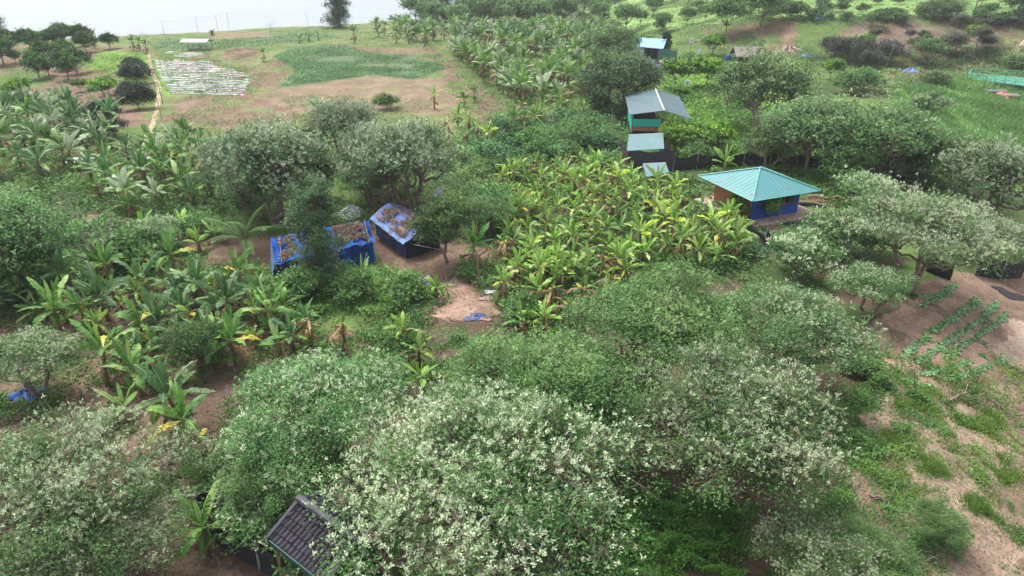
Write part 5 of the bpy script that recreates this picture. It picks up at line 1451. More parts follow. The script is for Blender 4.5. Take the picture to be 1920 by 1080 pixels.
# ---- tarpaulin shacks
def litter(parent, name, quad, n, seed, dens=1.0, sz=.16):
    """dry leaves and twigs lying on a sloping sheet given by its four corners"""
    g = np.random.default_rng(seed); a, b_, c, d = [np.array(p) for p in quad]
    u = g.uniform(.02, .98, n); v = g.uniform(.02, .98, n)
    k = fbm(u * 5 + seed, v * 4, seed, 3) > .47
    u, v = u[k][:, None], v[k][:, None]; P = (a * (1 - u) + b_ * u) * (1 - v) + (d * (1 - u) + c * u) * v
    nn = nrm(np.cross(b_ - a, d - a)[None])[0]; nn = nn if nn[2] > 0 else -nn
    P = P + nn * g.uniform(.02, .10, (len(P), 1)); dd = nrm(g.normal(size=P.shape) * np.array([1, 1, .35])); ss = nrm(np.cross(dd, nn))
    V, F = leafquads(P, dd, ss, g.uniform(.4, 1.6, len(P)) * sz, g.uniform(.15, .5, len(P)) * sz)
    C = np.where(g.uniform(0, 1, (len(P), 1)) < .5, v3(.09, .06, .05), v3(.26, .18, .13)) * g.uniform(.6, 1.2, (len(P), 1))
    o = link(name, mesh_np(name, V, F, M['leaf'], C), parent); return o

def long_shack():
    p0 = at(524, 519); p1 = at(702, 489); d = p1 - p0; ang = math.atan2(d.y, d.x); Ln = d.length; W = 3.6; ez, rz = 1.75, 2.6; lw = .6
    r = thing('tarpaulin_shack', 'long low shack covered by bright blue tarpaulin and dead leaves', 'shack', (p0.x, p0.y, min(p0.z, p1.z)), ang)
    def sag(u, v): return -.12 * math.sin(math.pi * v) * (1 + math.sin(u * 14)) - .06 * math.sin(u * 31 + v * 5) - .05 * math.sin(u * 53 + v * 13) - lw * (1 - u) * (1 - .4 * v) - .12 * (1 - v) * max(0, math.sin(u * 22)) ** 3
    m = MB(); m.sheet(lambda u, v: (-.15 + (Ln + .3) * u, -.25 + (W / 2 + .25) * v, ez + (rz - ez) * v + sag(u, v)), 40, 10); f = m.build('roof', B['tarp'], r, True); f['label'] = 'front roof slope with dead leaves'
    m = MB(); m.sheet(lambda u, v: (-.15 + (Ln + .3) * u, W + .25 - (W / 2 + .25) * v, ez + (rz - ez) * v + sag(u, v)), 40, 10); m.build('roof', B['tarp'], r, True)
    litter(f, 'dead_leaves', ((.2, .0, ez + .05 - lw), (Ln * .34, .0, ez + .05 - lw * .66), (Ln * .34, W / 2, rz - lw * .4), (.3, W / 2, rz - lw * .6)), 3000, 3)
    litter(f, 'dead_leaves', ((Ln * .62, .0, ez + .02 - lw * .38), (Ln - .2, .0, ez + .1), (Ln - .3, W / 2, rz), (Ln * .62, W / 2, rz - lw * .2)), 4200, 5)
    def wall(name, a, b_, h0, h1, mk, th=10):
        m = MB(); m.sheet(lambda u, v: (a[0] + (b_[0] - a[0]) * u + .05 * math.sin(u * 19), a[1] + (b_[1] - a[1]) * u + .07 * math.sin(u * 23 + v * 2) - .10 * (1 - v), -.1 + v * (h0 + (h1 - h0) * u + .02 - lw * (1 - (a[0] + (b_[0] - a[0]) * u) / Ln) * .95)), 26, 8)
        return m.build(name, B[mk], r, True)
    wall('front_wall', (Ln * .0, 0), (Ln * .42, 0), ez, ez, 'tarpdark')['label'] = 'dark blue left half of the front wall'
    wall('front_wall', (Ln * .42, -.02), (Ln, -.02), ez, ez, 'tarp')['label'] = 'bright blue right half of the front wall'
    wall('end_wall', (0, W / 2), (0, 0), rz, ez, 'tarp'); wall('end_wall', (0, W), (0, W / 2), ez, rz, 'tarpdark')
    wall('end_wall', (Ln, 0), (Ln, W / 2), ez, rz, 'tarpdark'); wall('end_wall', (Ln, W / 2), (Ln, W), rz, ez, 'tarpdark'); wall('back_wall', (Ln, W), (0, W), ez, ez, 'tarpdark')
    m = MB(); m.sheet(lambda u, v: (-.35 * v - .12, W / 2 + (-W / 2 - .1) * u, (rz - lw * .6 + (ez - rz - lw * .4) * u) * (1 - v) + .1 + .04 * math.sin(u * 20)), 12, 8); m.build('loose_flap', B['tarppale'], r, True)
    m = MB(); m.tube([(0, -.05, ez + .03 - lw), (Ln * .5, -.12, ez - .05 - lw * .5), (Ln, -.05, ez + .03)], .03, 5); m.build('eave_pole', B['deadw'] if 'deadw' in B else B['wood'], r)
    for k in range(4):
        x = .3 + Ln * k / 3.3; f_ = lw * (1 - x / Ln); m = MB(); m.tube([(x, -.3, ez + .02 - f_), (x + .15, W / 2, rz + .06 - f_ * .6)], .025, 4); m.build('batten', B['post'], r)
long_shack()

def small_shack():
    p0 = at(762, 485); p1 = at(806, 470); b0 = at(716, 440); d = p1 - p0; ang = math.atan2(d.y, d.x); W = 2.9; Ln = max(3.6, (b0 - p0).length * .95)
    r = thing('tarpaulin_shack', 'smaller shack with faded blue roof buried in dead leaves', 'shack', tuple(p0), ang); ez, rz = 1.35, 2.2
    sk = math.tan(math.atan2((b0 - p0).x, (b0 - p0).y) + ang) * 0.6  # the back is set off sideways
    def X(x, y): return x + sk * y
    sg = lambda u, v: -.06 * math.sin(math.pi * v) * (1 + math.sin(u * 11)) - .04 * math.sin(u * 27 + 5 * v)
    m = MB(); m.sheet(lambda u, v: (X(-.3 + (W / 2 + .3) * v, -.3 + (Ln + .6) * u), -.3 + (Ln + .6) * u, ez + (rz - ez) * v + sg(u, v)), 26, 8); f = m.build('roof', B['tarplit2'], r, True)
    m = MB(); m.sheet(lambda u, v: (X(W + .3 - (W / 2 + .3) * v, -.3 + (Ln + .6) * u), -.3 + (Ln + .6) * u, ez + (rz - ez) * v + sg(u, v)), 26, 8); f2 = m.build('roof', B['tarplit2'], r, True)
    litter(f, 'dead_leaves', ((X(-.1, .2), .2, ez + .1), (X(W / 2, .2), .2, rz), (X(W / 2, Ln), Ln, rz), (X(-.1, Ln), Ln, ez + .1)), 3600, 7)
    litter(f2, 'dead_leaves', ((X(W / 2, .4), .4, rz), (X(W, .4), .4, ez + .1), (X(W, Ln), Ln, ez + .1), (X(W / 2, Ln), Ln, rz)), 2800, 9)
    m = MB(); m.sheet(lambda u, v: (X(-.34 + .3 * v, -.3 + (Ln + .6) * u), -.3 + (Ln + .6) * u, ez - .04 + .22 * v + .03 * math.sin(u * 30)), 20, 2); m.build('roof_edge', B['tarppale'], r, True)
    m = MB(); m.sheet(lambda u, v: (X(W / 2 + (u - .5) * 1.8, -.33), -.33, rz - abs(u - .5) * 1.1 - .05 - .25 * v), 12, 2); m.build('roof_edge', B['tarppale'], r, True)
    def wall(a, b_, h0, h1, mk, nm):
        m = MB(); m.sheet(lambda u, v: (X(a[0] + (b_[0] - a[0]) * u, a[1] + (b_[1] - a[1]) * u) + .04 * math.sin(u * 21), a[1] + (b_[1] - a[1]) * u + .05 * math.sin(u * 17) - .08 * (1 - v), -.12 + v * (h0 + (h1 - h0) * u + .1)), 18, 6); m.build(nm, B[mk], r, True)
    wall((0, 0), (W / 2, 0), ez, rz, 'net', 'gable_wall'); wall((W / 2, 0), (W, 0), rz, ez, 'net', 'gable_wall')
    wall((0, Ln), (0, 0), ez, ez, 'tarpdark', 'side_wall'); wall((W, 0), (W, Ln), ez, ez, 'net', 'side_wall'); wall((W, Ln), (0, Ln), ez, ez, 'net', 'back_wall')
    w = at(800, 405); m = MB(); m.sheet(lambda u, v: (-.35 + .7 * u, 2.6 * v, .5 + 1.3 * v + .04 * math.sin(u * 30)), 12, 6)
    o = m.build('metal_sheet', B['greytarp']); tag(o, 'long grey corrugated sheet leaning up behind the smaller shack', 'metal sheet'); o.location = tuple(w); o.rotation_euler = (0, 0, -.45)
small_shack()

# ---- dark tiled bungalows
def tiled_roof(parent, Ln, W, rz, ez, side, seed):
    """roof slope of overlapping rounded tiles, some pushed up; x along the ridge, y down the slope"""
    g = np.random.default_rng(seed); m = MB(); nx = int(Ln / .20); ny = int(math.hypot(W, rz - ez) / .27)
    for i in range(nx):
        for j in range(ny):
            x0 = Ln * i / nx; w = Ln / nx; t0 = j / ny; t1 = min(1.0, (j + 1.12) / ny)
            l0 = .02 + g.uniform(0, .012); l1 = .075 + (g.uniform(.02, .07) if g.uniform() < .13 else 0)
            i0 = len(m.v)
            for (t, l) in ((t0, l0), (t1, l1)):
                y = W * t; z = rz + (ez - rz) * t
                for s_, hgt in ((0, 0), (.22, .045), (.5, .062), (.78, .045), (1, 0)):
                    m.v.append((x0 + w * s_ * .98, side * y, z + l + hgt))
            for k in range(4):
                q = (i0 + k, i0 + k + 1, i0 + 6 + k, i0 + 5 + k); m.f.append(q if side < 0 else q[::-1])
            # open front end of the tile
            i1 = len(m.v)
            for s_ in (0, 1): m.v.append((x0 + w * s_ * .98, side * W * t1, rz + (ez - rz) * t1 + .0))
            m.f.append((i0 + 5, i0 + 6, i0 + 7, i0 + 8, i0 + 9, i1 + 1, i1))
    o = m.build('roof_tiles', B['tile'], parent)
    return o
def bungalow(A, D, label, W=2.3, rz=3.5, ez=2.45, seed=1):
    d = D - A; ang = math.atan2(d.y, d.x); Ln = d.length; g = float(height(A.x, A.y))
    r = thing('bungalow', label, 'bungalow', (A.x, A.y, g), ang)
    for side in (-1, 1):
        o = tiled_roof(r, Ln, W, rz, ez, side, seed + side)
        m = MB()
        m.slab([(0, 0, rz), (0, side * W, ez), (Ln, side * W, ez), (Ln, 0, rz)] if side < 0 else [(0, 0, rz), (Ln, 0, rz), (Ln, side * W, ez), (0, side * W, ez)], .04)
        m.build('roof_board', B['dark'], o)
        for x in (0.02, Ln - .02):
            MB().tube([(x, 0, rz + .12), (x, side * W, ez + .12)], .09, 6).build('verge_tile', B['tilecap'], o)
        MB().box(Ln / 2, side * (W + .03), ez - .04, Ln, .05, .22).build('fascia', B['dteal'], o)
    MB().tube([(0 - .05, 0, rz + .13), (Ln + .05, 0, rz + .13)], .15, 8).build('ridge_cap', B['tilecap'], r)
    MB().box(Ln / 2, 0, ez / 2 - .1, Ln - .9, W * 2 - .8, ez + .1).build('walls', B['dteal'], r)
    for x in (.15, Ln - .15):
        for s_ in (-1, 1): MB().tube([(x, s_ * (W - .15), -.3), (x, s_ * (W - .15), ez)], .08, 6).build('post', B['tan'], r)
    for x in (.3, Ln - .3):
        m = MB(); m.v += [(x, -W + .5, ez), (x, W - .5, ez), (x, 0, rz - .1)]; m.f += [(0, 2, 1)]; m.build('gable', B['dteal'], r)
A = at(562, 940, 3.5); D = at(672, 1016, 3.5)
bungalow(A, D, 'dark grey tiled bungalow roof at the bottom left of the big silvery tree', W=1.4, ez=2.85, seed=3)
A2 = at(905, 830, 3.5); D2 = at(1035, 905, 3.5)
bungalow(A2, D2, 'second dark tiled bungalow hidden beneath the big silvery tree', seed=5)

# ---- net fences
def net_fence(pts, h, label, mk='net', post=2.5, wob=.10, name='net_fence', posth=None):
    P = at_v([p[0] for p in pts], [p[1] for p in pts]); Q = [P[0]]
    for k in range(len(P) - 1):
        n = max(2, int(np.linalg.norm(P[k + 1] - P[k]) / .4))
        for t in range(1, n + 1): Q.append(P[k] + (P[k + 1] - P[k]) * t / n)
    Q = np.array(Q); Q[:, 2] = height(Q[:, 0], Q[:, 1]); o0 = Q[0].copy(); n = len(Q) - 1
    d = nrm(np.gradient(Q[:, :2], axis=0)); s = np.stack([-d[:, 1], d[:, 0]], -1)
    r = thing(name, label, 'fence', tuple(o0), 0)
    m = MB(); i = 0; rows = 5
    for k in range(n + 1):
        for v in range(rows + 1):
            t = v / rows; w = wob * (fbm(np.array([k * .35]), np.array([v * .5]), 5, 2)[0] - .5) * 3
            hh = h * (1 - .22 * abs(math.sin(k * .4 / post * math.pi)) * t ** 2 * .9 + .10 * (fbm(np.array([k * .5]), np.array([1.]), 8, 2)[0] - .5))
            q = Q[k] - o0; m.v.append((q[0] + s[k][0] * w, q[1] + s[k][1] * w, q[2] - .1 + hh * t))
    for k in range(n):
        for v in range(rows):
            a = k * (rows + 1) + v; m.f.append((a, a + rows + 1, a + rows + 2, a + 1))
    m.build('net', B[mk], r, True)
    st = max(1, int(post / .4))
    for k in range(0, n + 1, st):
        q = Q[k] - o0; MB().tube([(q[0], q[1], q[2] - .3), (q[0] + .05, q[1], q[2] + (posth or h * 1.12))], .045, 5).build('post', B['post'], r)
    return r
net_fence([(1144, 205), (1146, 235), (1155, 265), (1168, 300)], 1.7, 'dark brown net fence left of the stilt hut', 'netp')
net_fence([(1140, 202), (1143, 222)], 1.9, 'greenish blue net at the top end of the brown fence', 'netg')
net_fence([(1262, 322), (1320, 316), (1400, 312), (1500, 316), (1560, 330)], 1.7, 'long black net fence behind the teal roofed house')
net_fence([(1560, 330), (1640, 345), (1700, 350)], 1.4, 'sagging black net under the pale barked trees')
net_fence([(1432, 462), (1460, 478), (1497, 492)], 1.4, 'black net fence at the right edge of the yellow green bananas')
net_fence([(1350, 400), (1395, 432), (1432, 462)], 1.1, 'low black net between the ochre wall and the bananas')
net_fence([(1735, 508), (1760, 518), (1782, 526)], 1.5, 'short black net screen under the wide silvery tree')
net_fence([(1826, 516), (1870, 524), (1916, 520)], 1.6, 'crumpled black net screen at the right edge above the sand')
net_fence([(530, 925), (455, 945), (375, 965), (400, 1010), (455, 1050), (520, 1085)], 1.3, 'black net fence with a corner beside the dark tiled roof')
p = at(318, 942); q = at(378, 968)
m = MB(); m.tube([(0, 0, .35), tuple((q - p) + Vector((0, 0, 1.1)))], .06, 7); o = m.build('pipe', B['greytarp']); o.location = tuple(p); tag(o, 'pale grey pipe lying up to the net fence corner', 'pipe')

# ---- green cage frame and rafts on the meadow
def cage():
    C = [at(1811, 152), at(1935, 177), at(1945, 150), at(1820, 141)]; o = C[0]; r = thing('cage_frame', 'long low turquoise green pipe frame with netting lying on the meadow', 'cage frame', tuple(o))
    q = [c - o for c in C]; gz = max(c.z for c in q)
    q = [Vector((c.x, c.y, gz)) for c in q]
    for z, nm in ((.15, 'bottom_rail'), (1.1, 'top_rail'), (.65, 'middle_rail')):
        m = MB(); rr_ = .07 if z != .65 else .04
        for k in range(4): m.tube([q[k] + Vector((0, 0, z)), q[(k + 1) % 4] + Vector((0, 0, z))], rr_, 5)
        m.build(nm, B['greenframe'], r)
    for k in range(4):
        L_ = (q[(k + 1) % 4] - q[k]).length; n = max(2, int(L_ / 1.25))
        for j in range(n):
            w = q[k].lerp(q[(k + 1) % 4], j / n); MB().tube([w + Vector((0, 0, -.2)), w + Vector((0, 0, 1.12))], .045, 4).build('upright', B['greenframe'], r)
    m = MB(); m.sheet(lambda u, v: tuple((q[0].lerp(q[1], u)).lerp(q[3].lerp(q[2], u), v) + Vector((0, 0, .22 + .35 * math.sin(math.pi * v) * 0 + .05 * math.sin(u * 30)))), 30, 8); m.build('netting_floor', B['greennet'], r)
cage()
def raft(px0, py0, px1, py1, label):
    a = at(px0, py0); b_ = at(px1, py1); d = b_ - a; L_ = d.length; r = thing('raft_frame', label, 'raft frame', tuple(a), math.atan2(d.y, d.x), 'wooden raft frames')
    for y in (0, 1.7): MB().box(L_ / 2, y, .35, L_, .14, .14).build('beam', B['post'], r)
    for k in range(9): MB().box(.1 + (L_ - .2) * k / 8, .85, .46, .10, 1.9, .08).build('slat', B['post'], r)
raft(1852, 176, 1888, 178, 'left wooden slatted raft frame below the green cage frame'); raft(1877, 184, 1912, 186, 'right wooden slatted raft frame beside the faded red cloth')
def cloth(px, py, w, d, h, mk, label, cat='cloth', name='cloth', rz=0., seed=1, holes=0):
    p = at(px, py); m = MB(); s_ = seed
    def fn(u, v):
        a = u * 2 * math.pi; r_ = v * (1 + .25 * math.sin(3 * a + s_) + .12 * math.sin(7 * a + 2 * s_))
        x = w / 2 * r_ * math.cos(a); y = d / 2 * r_ * math.sin(a)
        return (x, y, .05 + h * (1 - v ** 1.5) * (.7 + .3 * math.sin(4 * a + s_ * 3)) + .25 * h * math.sin(9 * a + 7 * v) * (1 - v) + float(height(p.x + x, p.y + y)) - p.z)
    m.sheet(fn, 28, 7); o = m.build(name, B[mk], None, True); o.location = tuple(p); o.rotation_euler = (0, 0, rz); tag(o, label, cat); return o
cloth(1882, 181, 2.2, 2.6, .7, 'pink', 'faded red cloth heap on the raft frames')
cloth(896, 596, 1.6, .95, .12, 'tarpdark', 'blue purple tarpaulin lying on the bare clearing', 'tarpaulin', 'tarpaulin', seed=3)
cloth(912, 600, .7, .35, .12, 'rust', 'orange scrap beside the blue tarpaulin on the clearing', seed=5)
cloth(893, 596, .7, .35, .22, 'tarppale', 'pale blue fold on top of the clearing tarpaulin', seed=8)
cloth(48, 742, 1.7, 1.3, .3, 'bluep', 'bright blue tarpaulin among the lower left trees', 'tarpaulin', 'tarpaulin', seed=4)
cloth(657, 404, 2.4, 1.8, .9, 'white', 'heap of crumpled white plastic behind the blue shack', 'plastic heap', 'plastic_heap', seed=6)
cloth(917, 548, .9, .5, .1, 'white', 'pale spill of white plastic at the top of the clearing', 'plastic heap', 'plastic_heap', seed=7)
cloth(915, 560, 1.1, .5, .06, 'conc', 'pale patch of sacking on the clearing', 'sacking', 'sacking', seed=9)
cloth(520, 975, .9, .6, .3, 'white', 'white plastic left of the dark tiled roof', 'plastic heap', 'plastic_heap', seed=2)
cloth(790, 527, 1.3, .8, .25, 'white', 'heap of white and dark rubbish between the small banana plants', 'rubbish heap', 'rubbish_heap', seed=11)
cloth(802, 532, .8, .5, .2, 'tarpdark', 'dark plastic in the rubbish between the small banana plants', 'rubbish heap', 'rubbish_heap', seed=12)
cloth(145, 301, 3.4, 2.0, .2, 'white', 'scattered pale rubbish behind the left bananas', 'rubbish heap', 'rubbish_heap', seed=13)
cloth(152, 309, 1.0, .6, .2, 'tarpdark', 'dark blue scrap in the rubbish behind the left bananas', 'cloth', seed=14)
cloth(1540, 61, 4.0, 2.2, .5, 'bluep', 'blue tarpaulin on the far hillside beside the post', 'tarpaulin', 'tarpaulin', seed=15)
cloth(1517, 80, 3.0, 2.0, .4, 'tarppale', 'pale blue sheet below the hillside tarpaulin', 'tarpaulin', 'tarpaulin', seed=16)
cloth(1708, 134, 3.2, 2.0, .6, 'tarppale', 'pale blue tarpaulin heap on the dirt beside the track', 'tarpaulin', 'tarpaulin', seed=17)
cloth(1550, 428, 1.0, .5, .1, 'white', 'pale plastic scrap in the house yard', 'cloth', seed=18)
cloth(1482, 66, 5.0, 3.2, 1.2, 'conc', 'pale sand heap on the hillside', 'sand heap', 'sand_heap', seed=19)
cloth(1895, 553, 2.6, 1.3, .05, 'net', 'black net sheet lying flat on the sand by the garden', 'net sheet', 'net_sheet', seed=20)
# open white cone of cloth
p = at(1297, 117); m = MB()
m.sheet(lambda u, v: ((-1.4 + 2.6 * u) * (1 - v) + 1.6 * v, .6 * math.sin(u * 3.1) * (1 - v) + .5 * v, 3.0 * v ** .85), 10, 10)
o = m.build('white_cloth', B['white'], None, True); o.location = tuple(p); tag(o, 'white cloth stretched up to a point beside the lamp post', 'cloth')
# blue barrels
def barrel(px, py, label):
    p = at(px, py); r = thing('barrel', label, 'barrel', tuple(p)); m = MB()
    m.tube([(0, 0, 0), (0, 0, .15), (0, 0, .55), (0, 0, .95), (0, 0, 1.1)], [.42, .48, .52, .48, .40], 14); m.build('body', B['bluep'], r, True)
    MB().tube([(0, 0, 1.10), (0, 0, 1.15)], .36, 12).build('lid', B['bluep'], r); MB().tube([(0, 0, .34), (0, 0, .39)], .535, 14).build('hoop', B['bluep'], r)
barrel(1365, 114, 'blue barrel beside the grey thatched shelter')
# thatched shelter
def gable_shelter(px, py, w, d, h, label, mk, rz_=0., rise=.9, name='shelter', back=False):
    p = at(px, py); r = thing(name, label, 'shelter', tuple(p), rz_)
    for s_ in (-1, 1):
        m = MB(); q = [(-w / 2, 0, h + rise), (-w / 2, s_ * d / 2, h), (w / 2, s_ * d / 2, h), (w / 2, 0, h + rise)]
        m.slab(q if s_ < 0 else q[::-1], .08); m.build('roof', B[mk], r)
    for x in (-w / 2 + .3, w / 2 - .3):
        for y in (-d / 2 + .2, d / 2 - .2): MB().tube([(x, y, -.3), (x, y, h)], .07, 5).build('post', B['wood'], r)
    if back: MB().box(0, d / 2 - .4, h / 2, w - .8, .08, h).build('back_wall', B['dark'], r)
gable_shelter(1398, 112, 5.2, 4.5, .9, 'low grey thatched shelter above the acacia crown', 'thatch', .0, 1.5)
gable_shelter(371, 93, 5.6, 3.0, 1.6, 'small open shelter with pale roof at the top of the mulch field', 'greytarp', -.05, .5)
gable_shelter(398, 66, 1.3, 1.2, 1.2, 'tiny hut on the brow beside the brown terrace', 'greytarp', 0, .3, back=True)

B['mud'] = plain('muddy_water', (.16, .10, .055), .12, .15, 1.0, .02, spec=.5)
cloth(1545, 376, 3.4, 2.6, .0, 'mud', 'brown muddy puddle beside the fallen trunk', None, 'puddle', seed=21)['kind'] = 'structure'
# ---- lamps, poles, wires
def lamp_post(px, py, h, label, arm=True):
    p = at(px, py); r = thing('lamp_post', label, 'lamp post', tuple(p), 0, None)
    MB().tube([(0, 0, -.3), (0, 0, h)], [.09, .06], 8).build('pole', B['post'], r)
    m = MB(); m.box(0, -.12, h + .35, .75, .08, .85); m.build('lamp_head', B['lamp'], r)
    MB().tube([(0, 0, h), (0, -.1, h + .1)], .05, 5).build('bracket', B['post'], r)
    m = MB(); m.box(0, -.19, h + .35, .35, .03, .45); m.build('light_panel', B['greytarp'], r)
lamp_post(1292, 114, 3.4, 'white headed lamp post beside the white cloth'); lamp_post(1285, 185, 1.9, 'short white headed lamp behind the stilt hut')
def pole(px, py, h, label, lean=(0, 0), rad=.06, mk='post', name='pole', cross=False):
    p = at(px, py); r = thing(name, label, 'pole', tuple(p)); t = (lean[0], lean[1], h)
    MB().tube([(0, 0, -.3), (t[0] * .5 + .03, t[1] * .5, h * .5), t], [rad, rad * .9, rad * .75], 7).build('shaft', B[mk], r)
    m = MB(); m.tube([(t[0] - .03, t[1], h - .02), (t[0] + .02, t[1], h + .10)], rad * 1.1, 6); m.build('top_cap', B[mk], r)
    if cross: MB().tube([(t[0] - .5, t[1], h - .3), (t[0] + .5, t[1], h - .3)], .04, 5).build('crossbar', B[mk], r)
    return Vector(p) + Vector(t)
pole(1570, 68, 4.6, 'pale thin post on the hillside beside the blue tarpaulin', rad=.12); r_ = at(1462, 62)
pole(1462, 62, 4.2, 'leaning lamp pole on the far hillside', (1.2, 0), .10, cross=True); pole(1824, 34, 3.4, 'yellowish marker post on the top bank', rad=.13, mk='tan')
pole(1658, 130, 4.2, 'thin pale pole beside the grey thicket', (.8, 0), .07); pole(1764, 102, 3.6, 'thin pole above the dirt track', (.5, 0), .06); pole(1786, 74, 2.4, 'short pale post in the brown bank', rad=.08, mk='tan')
tops = []
for (px, py, h, lab) in ((430, 60, 4.6, 'tallest pole on the brow carrying wires'), (409, 62, 4.0, 'pole on the brow left of the tallest one'), (372, 62, 3.6, 'leaning pole left of the tiny hut on the brow'), (309, 66, 3.2, 'thin pole on the brow above the crop'), (579, 52, 3.6, 'pole on the brow near the lone tall tree')):
    tops.append(pole(px, py, h, lab, (rnd.uniform(-.4, .4), 0), .04))
def wire(a, b_, sag_, label, rad=.015, mk='post', name='wire'):
    m = MB(); pts = []
    for k in range(13):
        t = k / 12; q = Vector(a).lerp(Vector(b_), t); q.z -= sag_ * 4 * t * (1 - t); pts.append(q - Vector(a))
    m.tube(pts, rad, 4); o = m.build(name, B[mk]); o.location = tuple(a); tag(o, label, 'wire'); return o
wire(tops[0], tops[4], .8, 'thin wire from the tallest brow pole to the right one', .014); wire(tops[3], tops[2], .5, 'thin wire between the left brow poles', .014); wire(tops[2], tops[0], .4, 'thin wire over the tiny hut on the brow', .014)
a = pole(898, 540, 2.7, 'upright wooden post at the top of the clearing', (-.1, 0), .07, 'wood'); pole(843, 520, 1.6, 'long pole leaning against the sticks by the clearing', (2.6, 1.1), .06, 'wood', 'leaning_pole')
wire(at(722, 462) + Vector((0, 0, .9)), a - Vector((0, 0, .2)), .25, 'pale rope from the smaller shack to the wooden post', .018)
pole(305, 195, 2.6, 'thin stick beside the footpath near the mulch field', rad=.06, mk='post'); pole(303, 225, 2.3, 'thin stick beside the footpath further down', rad=.05, mk='post')
pole(755, 1040, 2.6, 'tan square wooden post beneath the nearest silvery tree', rad=.12, mk='tan')
for k, (px, py) in enumerate(((1197, 212), (1274, 232), (1302, 250), (1315, 300), (1420, 240))):
    pole(px, py, 2.2, ('thin stake left of the stilt hut posts', 'stake under the right roof corner of the stilt hut', 'stake in the grass right of the stilt hut', 'stake at the black net behind the house', 'stake at the foot of the broad acacia')[k], rad=.05)
# fallen log and branches, pieces of wood
def log(px0, py0, px1, py1, r0, label, mk='bark', kink=.25, name='log'):
    a = at(px0, py0); b_ = at(px1, py1); g = np.random.default_rng(int(px0)); m = MB(); n = 7; pts = []
    for k in range(n + 1):
        q = a.lerp(b_, k / n); q.z = float(height(q.x, q.y)) + r0 * .7; pts.append(q - a + Vector((g.normal() * kink * .3, g.normal() * kink * .3, abs(g.normal()) * kink * .3)))
    m.tube(pts, [r0 * (1 - .6 * k / n) for k in range(n + 1)], 7)
    for k in (3, 5): m.tube([pts[k], pts[k] + Vector((g.normal() * .5, g.normal() * .6, .3))], [r0 * .4, r0 * .15], 5)
    o = m.build(name, M[mk], None, True); o.location = tuple(a); tag(o, label, 'log')
log(1497, 383, 1570, 392, .22, 'dark fallen trunk right of the teal roofed house'); log(1520, 372, 1600, 378, .10, 'pale stripped branch behind the fallen trunk', 'palebark', .6)
log(1635, 935, 1680, 955, .07, 'dark fallen branch on the pale sandy slope'); log(1665, 805, 1700, 845, .05, 'thin dark branch in the bank grass'); log(1782, 756, 1815, 730, .05, 'forked pale branch at the top of the sandy slope', 'deadwood', .5)
log(1670, 1035, 1740, 1050, .04, 'thin brown branch at the bottom of the sand', 'palebark', .5); log(320, 730, 372, 745, .06, 'broken stick on the bare soil at left', 'bark')
log(85, 405, 130, 408, .10, 'pale log lying beside the left path', 'palebark'); log(445, 815, 520, 830, .05, 'thin dark stick at the left of the silvery tree')

# ---- plastic mulch rows, each a raised strip of silver film, broken where plants have grown over
def mulch():
    nrow = 29
    g = np.random.default_rng(4)
    for k in range(nrow):
        t = k / (nrow - 1)
        py = 98 + (176 - 98) * t ** 1.2
        xl = np.interp(py, [97, 120, 150, 178], [296, 291, 304, 322]); xr = np.interp(py, [97, 118, 126, 130, 146, 160, 177], [388, 402, 415, 445, 474, 462, 456])
        if py < 115: xl += g.uniform(0, 20); xr -= g.uniform(0, 15)
        L = at(xl + g.uniform(-2, 2), py - 1.2); R = at(xr + g.uniform(-4, 4), py + 2.0)
        n = int((R - L).length / .5); w = .29 if py > 112 else .25
        pts = []
        for j in range(n + 1):
            q = L.lerp(R, j / n); q.y += .10 * math.sin(j * .3 + k); q.z = float(height(q.x, q.y)); pts.append(q)
        runs = []; cur = []
        for j in range(n):
            gap = vnoise(np.array([pts[j].x / 2.5 + 40]), np.array([pts[j].y / 2.5]), 9)[0]
            if gap > .86 or (py < 115 and gap > .55):
                if len(cur) > 2: runs.append(cur)
                cur = []
            else: cur.append(j)
        if len(cur) > 2: runs.append(cur)
        for run in runs:
            m = MB(); o0 = pts[run[0]].copy()
            for j in run + [run[-1] + 1]:
                q = pts[j]; ww = w * g.uniform(.7, 1.2)
                for (o_, z) in ((-ww, -.04), (-ww * .6, .05), (0, .07), (ww * .6, .05), (ww, -.04)): m.v.append((q.x - o0.x, q.y + o_ - o0.y, q.z + z + g.uniform(-.02, .02) - o0.z))
            for r_ in range(len(run)):
                for cc in range(4):
                    i = r_ * 5 + cc; m.f.append((i, i + 5, i + 6, i + 1))
            o = m.build('mulch_bed', B['plastic']); o.location = tuple(o0)
            pos = 'back' if t < .33 else ('middle' if t < .66 else 'front')
            side = 'left' if (pts[run[0]] - L).length < 3 else 'right'
            tag(o, 'silver plastic covered bed in the %s %s of the striped field' % (pos, side), 'mulch bed', 'silver plastic beds of the striped field')
mulch()
cover('crop_plants', 'small green seedlings growing between the silver plastic beds', [[(292, 98), (392, 96), (416, 125), (478, 143), (462, 177), (322, 180)]], 11000, .06, .34,
      (.06, .14, .05), (.13, .26, .08), patch=3, thr=.42, seed=31, mound=1)

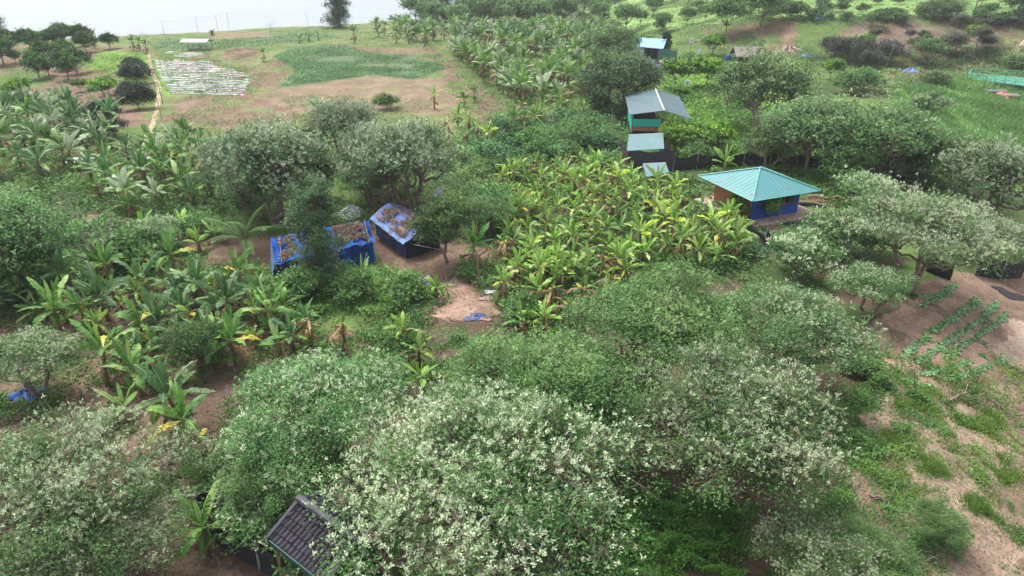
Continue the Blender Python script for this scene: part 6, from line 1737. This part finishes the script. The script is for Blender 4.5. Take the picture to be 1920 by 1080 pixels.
# ---- vegetable rows at right
def squash_meshes():
    out = []
    for s_ in range(5):
        g = np.random.default_rng(200 + s_); n = 34; a = g.uniform(0, 6.28, n); r = g.uniform(0, .42, n) ** .8
        c = np.stack([r * np.cos(a), r * np.sin(a), .32 - .45 * r + g.uniform(-.05, .05, n)], -1)
        nn = nrm(np.stack([np.cos(a) * .5, np.sin(a) * .5, np.ones(n)], -1) + g.normal(size=(n, 3)) * .3); e1 = nrm(np.cross(nn, randdir(n, g))); e2 = np.cross(nn, e1)
        V = []; F = []; C = []
        for k in range(n):
            rad = g.uniform(.09, .15); i = len(V); V.append(c[k] - nn[k] * .02)
            for j in range(6):
                t = j * math.pi / 3; V.append(c[k] + (e1[k] * math.cos(t) + e2[k] * math.sin(t)) * rad * (1 if j else .6))
            col = (v3(.10, .23, .08) if g.uniform() < .55 else v3(.24, .38, .20)) * g.uniform(.8, 1.25)
            for j in range(3): F.append((i, i + 1 + 2 * j, i + 2 + 2 * j, i + 1 + (2 * j + 2) % 6)); C.append(col)
        out.append(mesh_np('squash_plant', V, F, M['leaf'], C))
    return out
SQ = squash_meshes()
g5 = np.random.default_rng(55)
def veg_row(pts, n, s, where):
    P = at_v([p[0] for p in pts], [p[1] for p in pts])[:, :2]; d = np.linalg.norm(np.diff(P, axis=0), axis=1).cumsum(); d = np.concatenate([[0], d])
    n = int(n * 1.8) if n > 6 else n
    for k in range(n):
        t = d[-1] * (k + g5.uniform(-.25, .25)) / max(n - 1, 1); x = np.interp(t, d, P[:, 0]) + g5.normal() * .08; y = np.interp(t, d, P[:, 1]) + g5.normal() * .08
        o = link('vegetable_plant', SQ[int(g5.integers(5))]); o.location = (x, y, float(height(x, y))); ss = s * .56 * g5.uniform(.75, 1.2); o.scale = (ss, ss, ss); o.rotation_euler = (0, 0, g5.uniform(0, 6.28))
        tag(o, 'leafy vegetable plant in the %s' % where, 'vegetable plant', 'vegetable plants of the sandy garden')
veg_row([(1835, 562), (1800, 590), (1740, 625), (1692, 668)], 24, 1.05, 'first long row nearest the trees')
veg_row([(1868, 570), (1825, 610), (1770, 645), (1722, 680)], 22, 1.0, 'second long row of the garden')
veg_row([(1886, 590), (1850, 620), (1805, 650), (1775, 672)], 17, .9, 'third long row of the garden')
veg_row([(1790, 535), (1765, 550), (1735, 560)], 10, .95, 'short row at the top beside the net')
veg_row([(1780, 548), (1760, 562), (1728, 575)], 8, .9, 'second short row at the top')
veg_row([(1818, 678), (1780, 692), (1728, 705)], 12, .85, 'fourth row below the long rows')
veg_row([(1855, 684), (1815, 700), (1775, 712)], 11, .85, 'fifth row below the long rows')
veg_row([(1850, 648), (1852, 652)], 1, 1.0, 'sand alone right of the third row')
veg_row([(1835, 665), (1900, 690)], 5, .8, 'loose scattering at the right of the garden')
veg_row([(1870, 670), (1920, 700)], 4, .8, 'last scattering at the right edge')
veg_row([(1700, 715), (1740, 725)], 4, .8, 'loose row at the bottom of the garden')
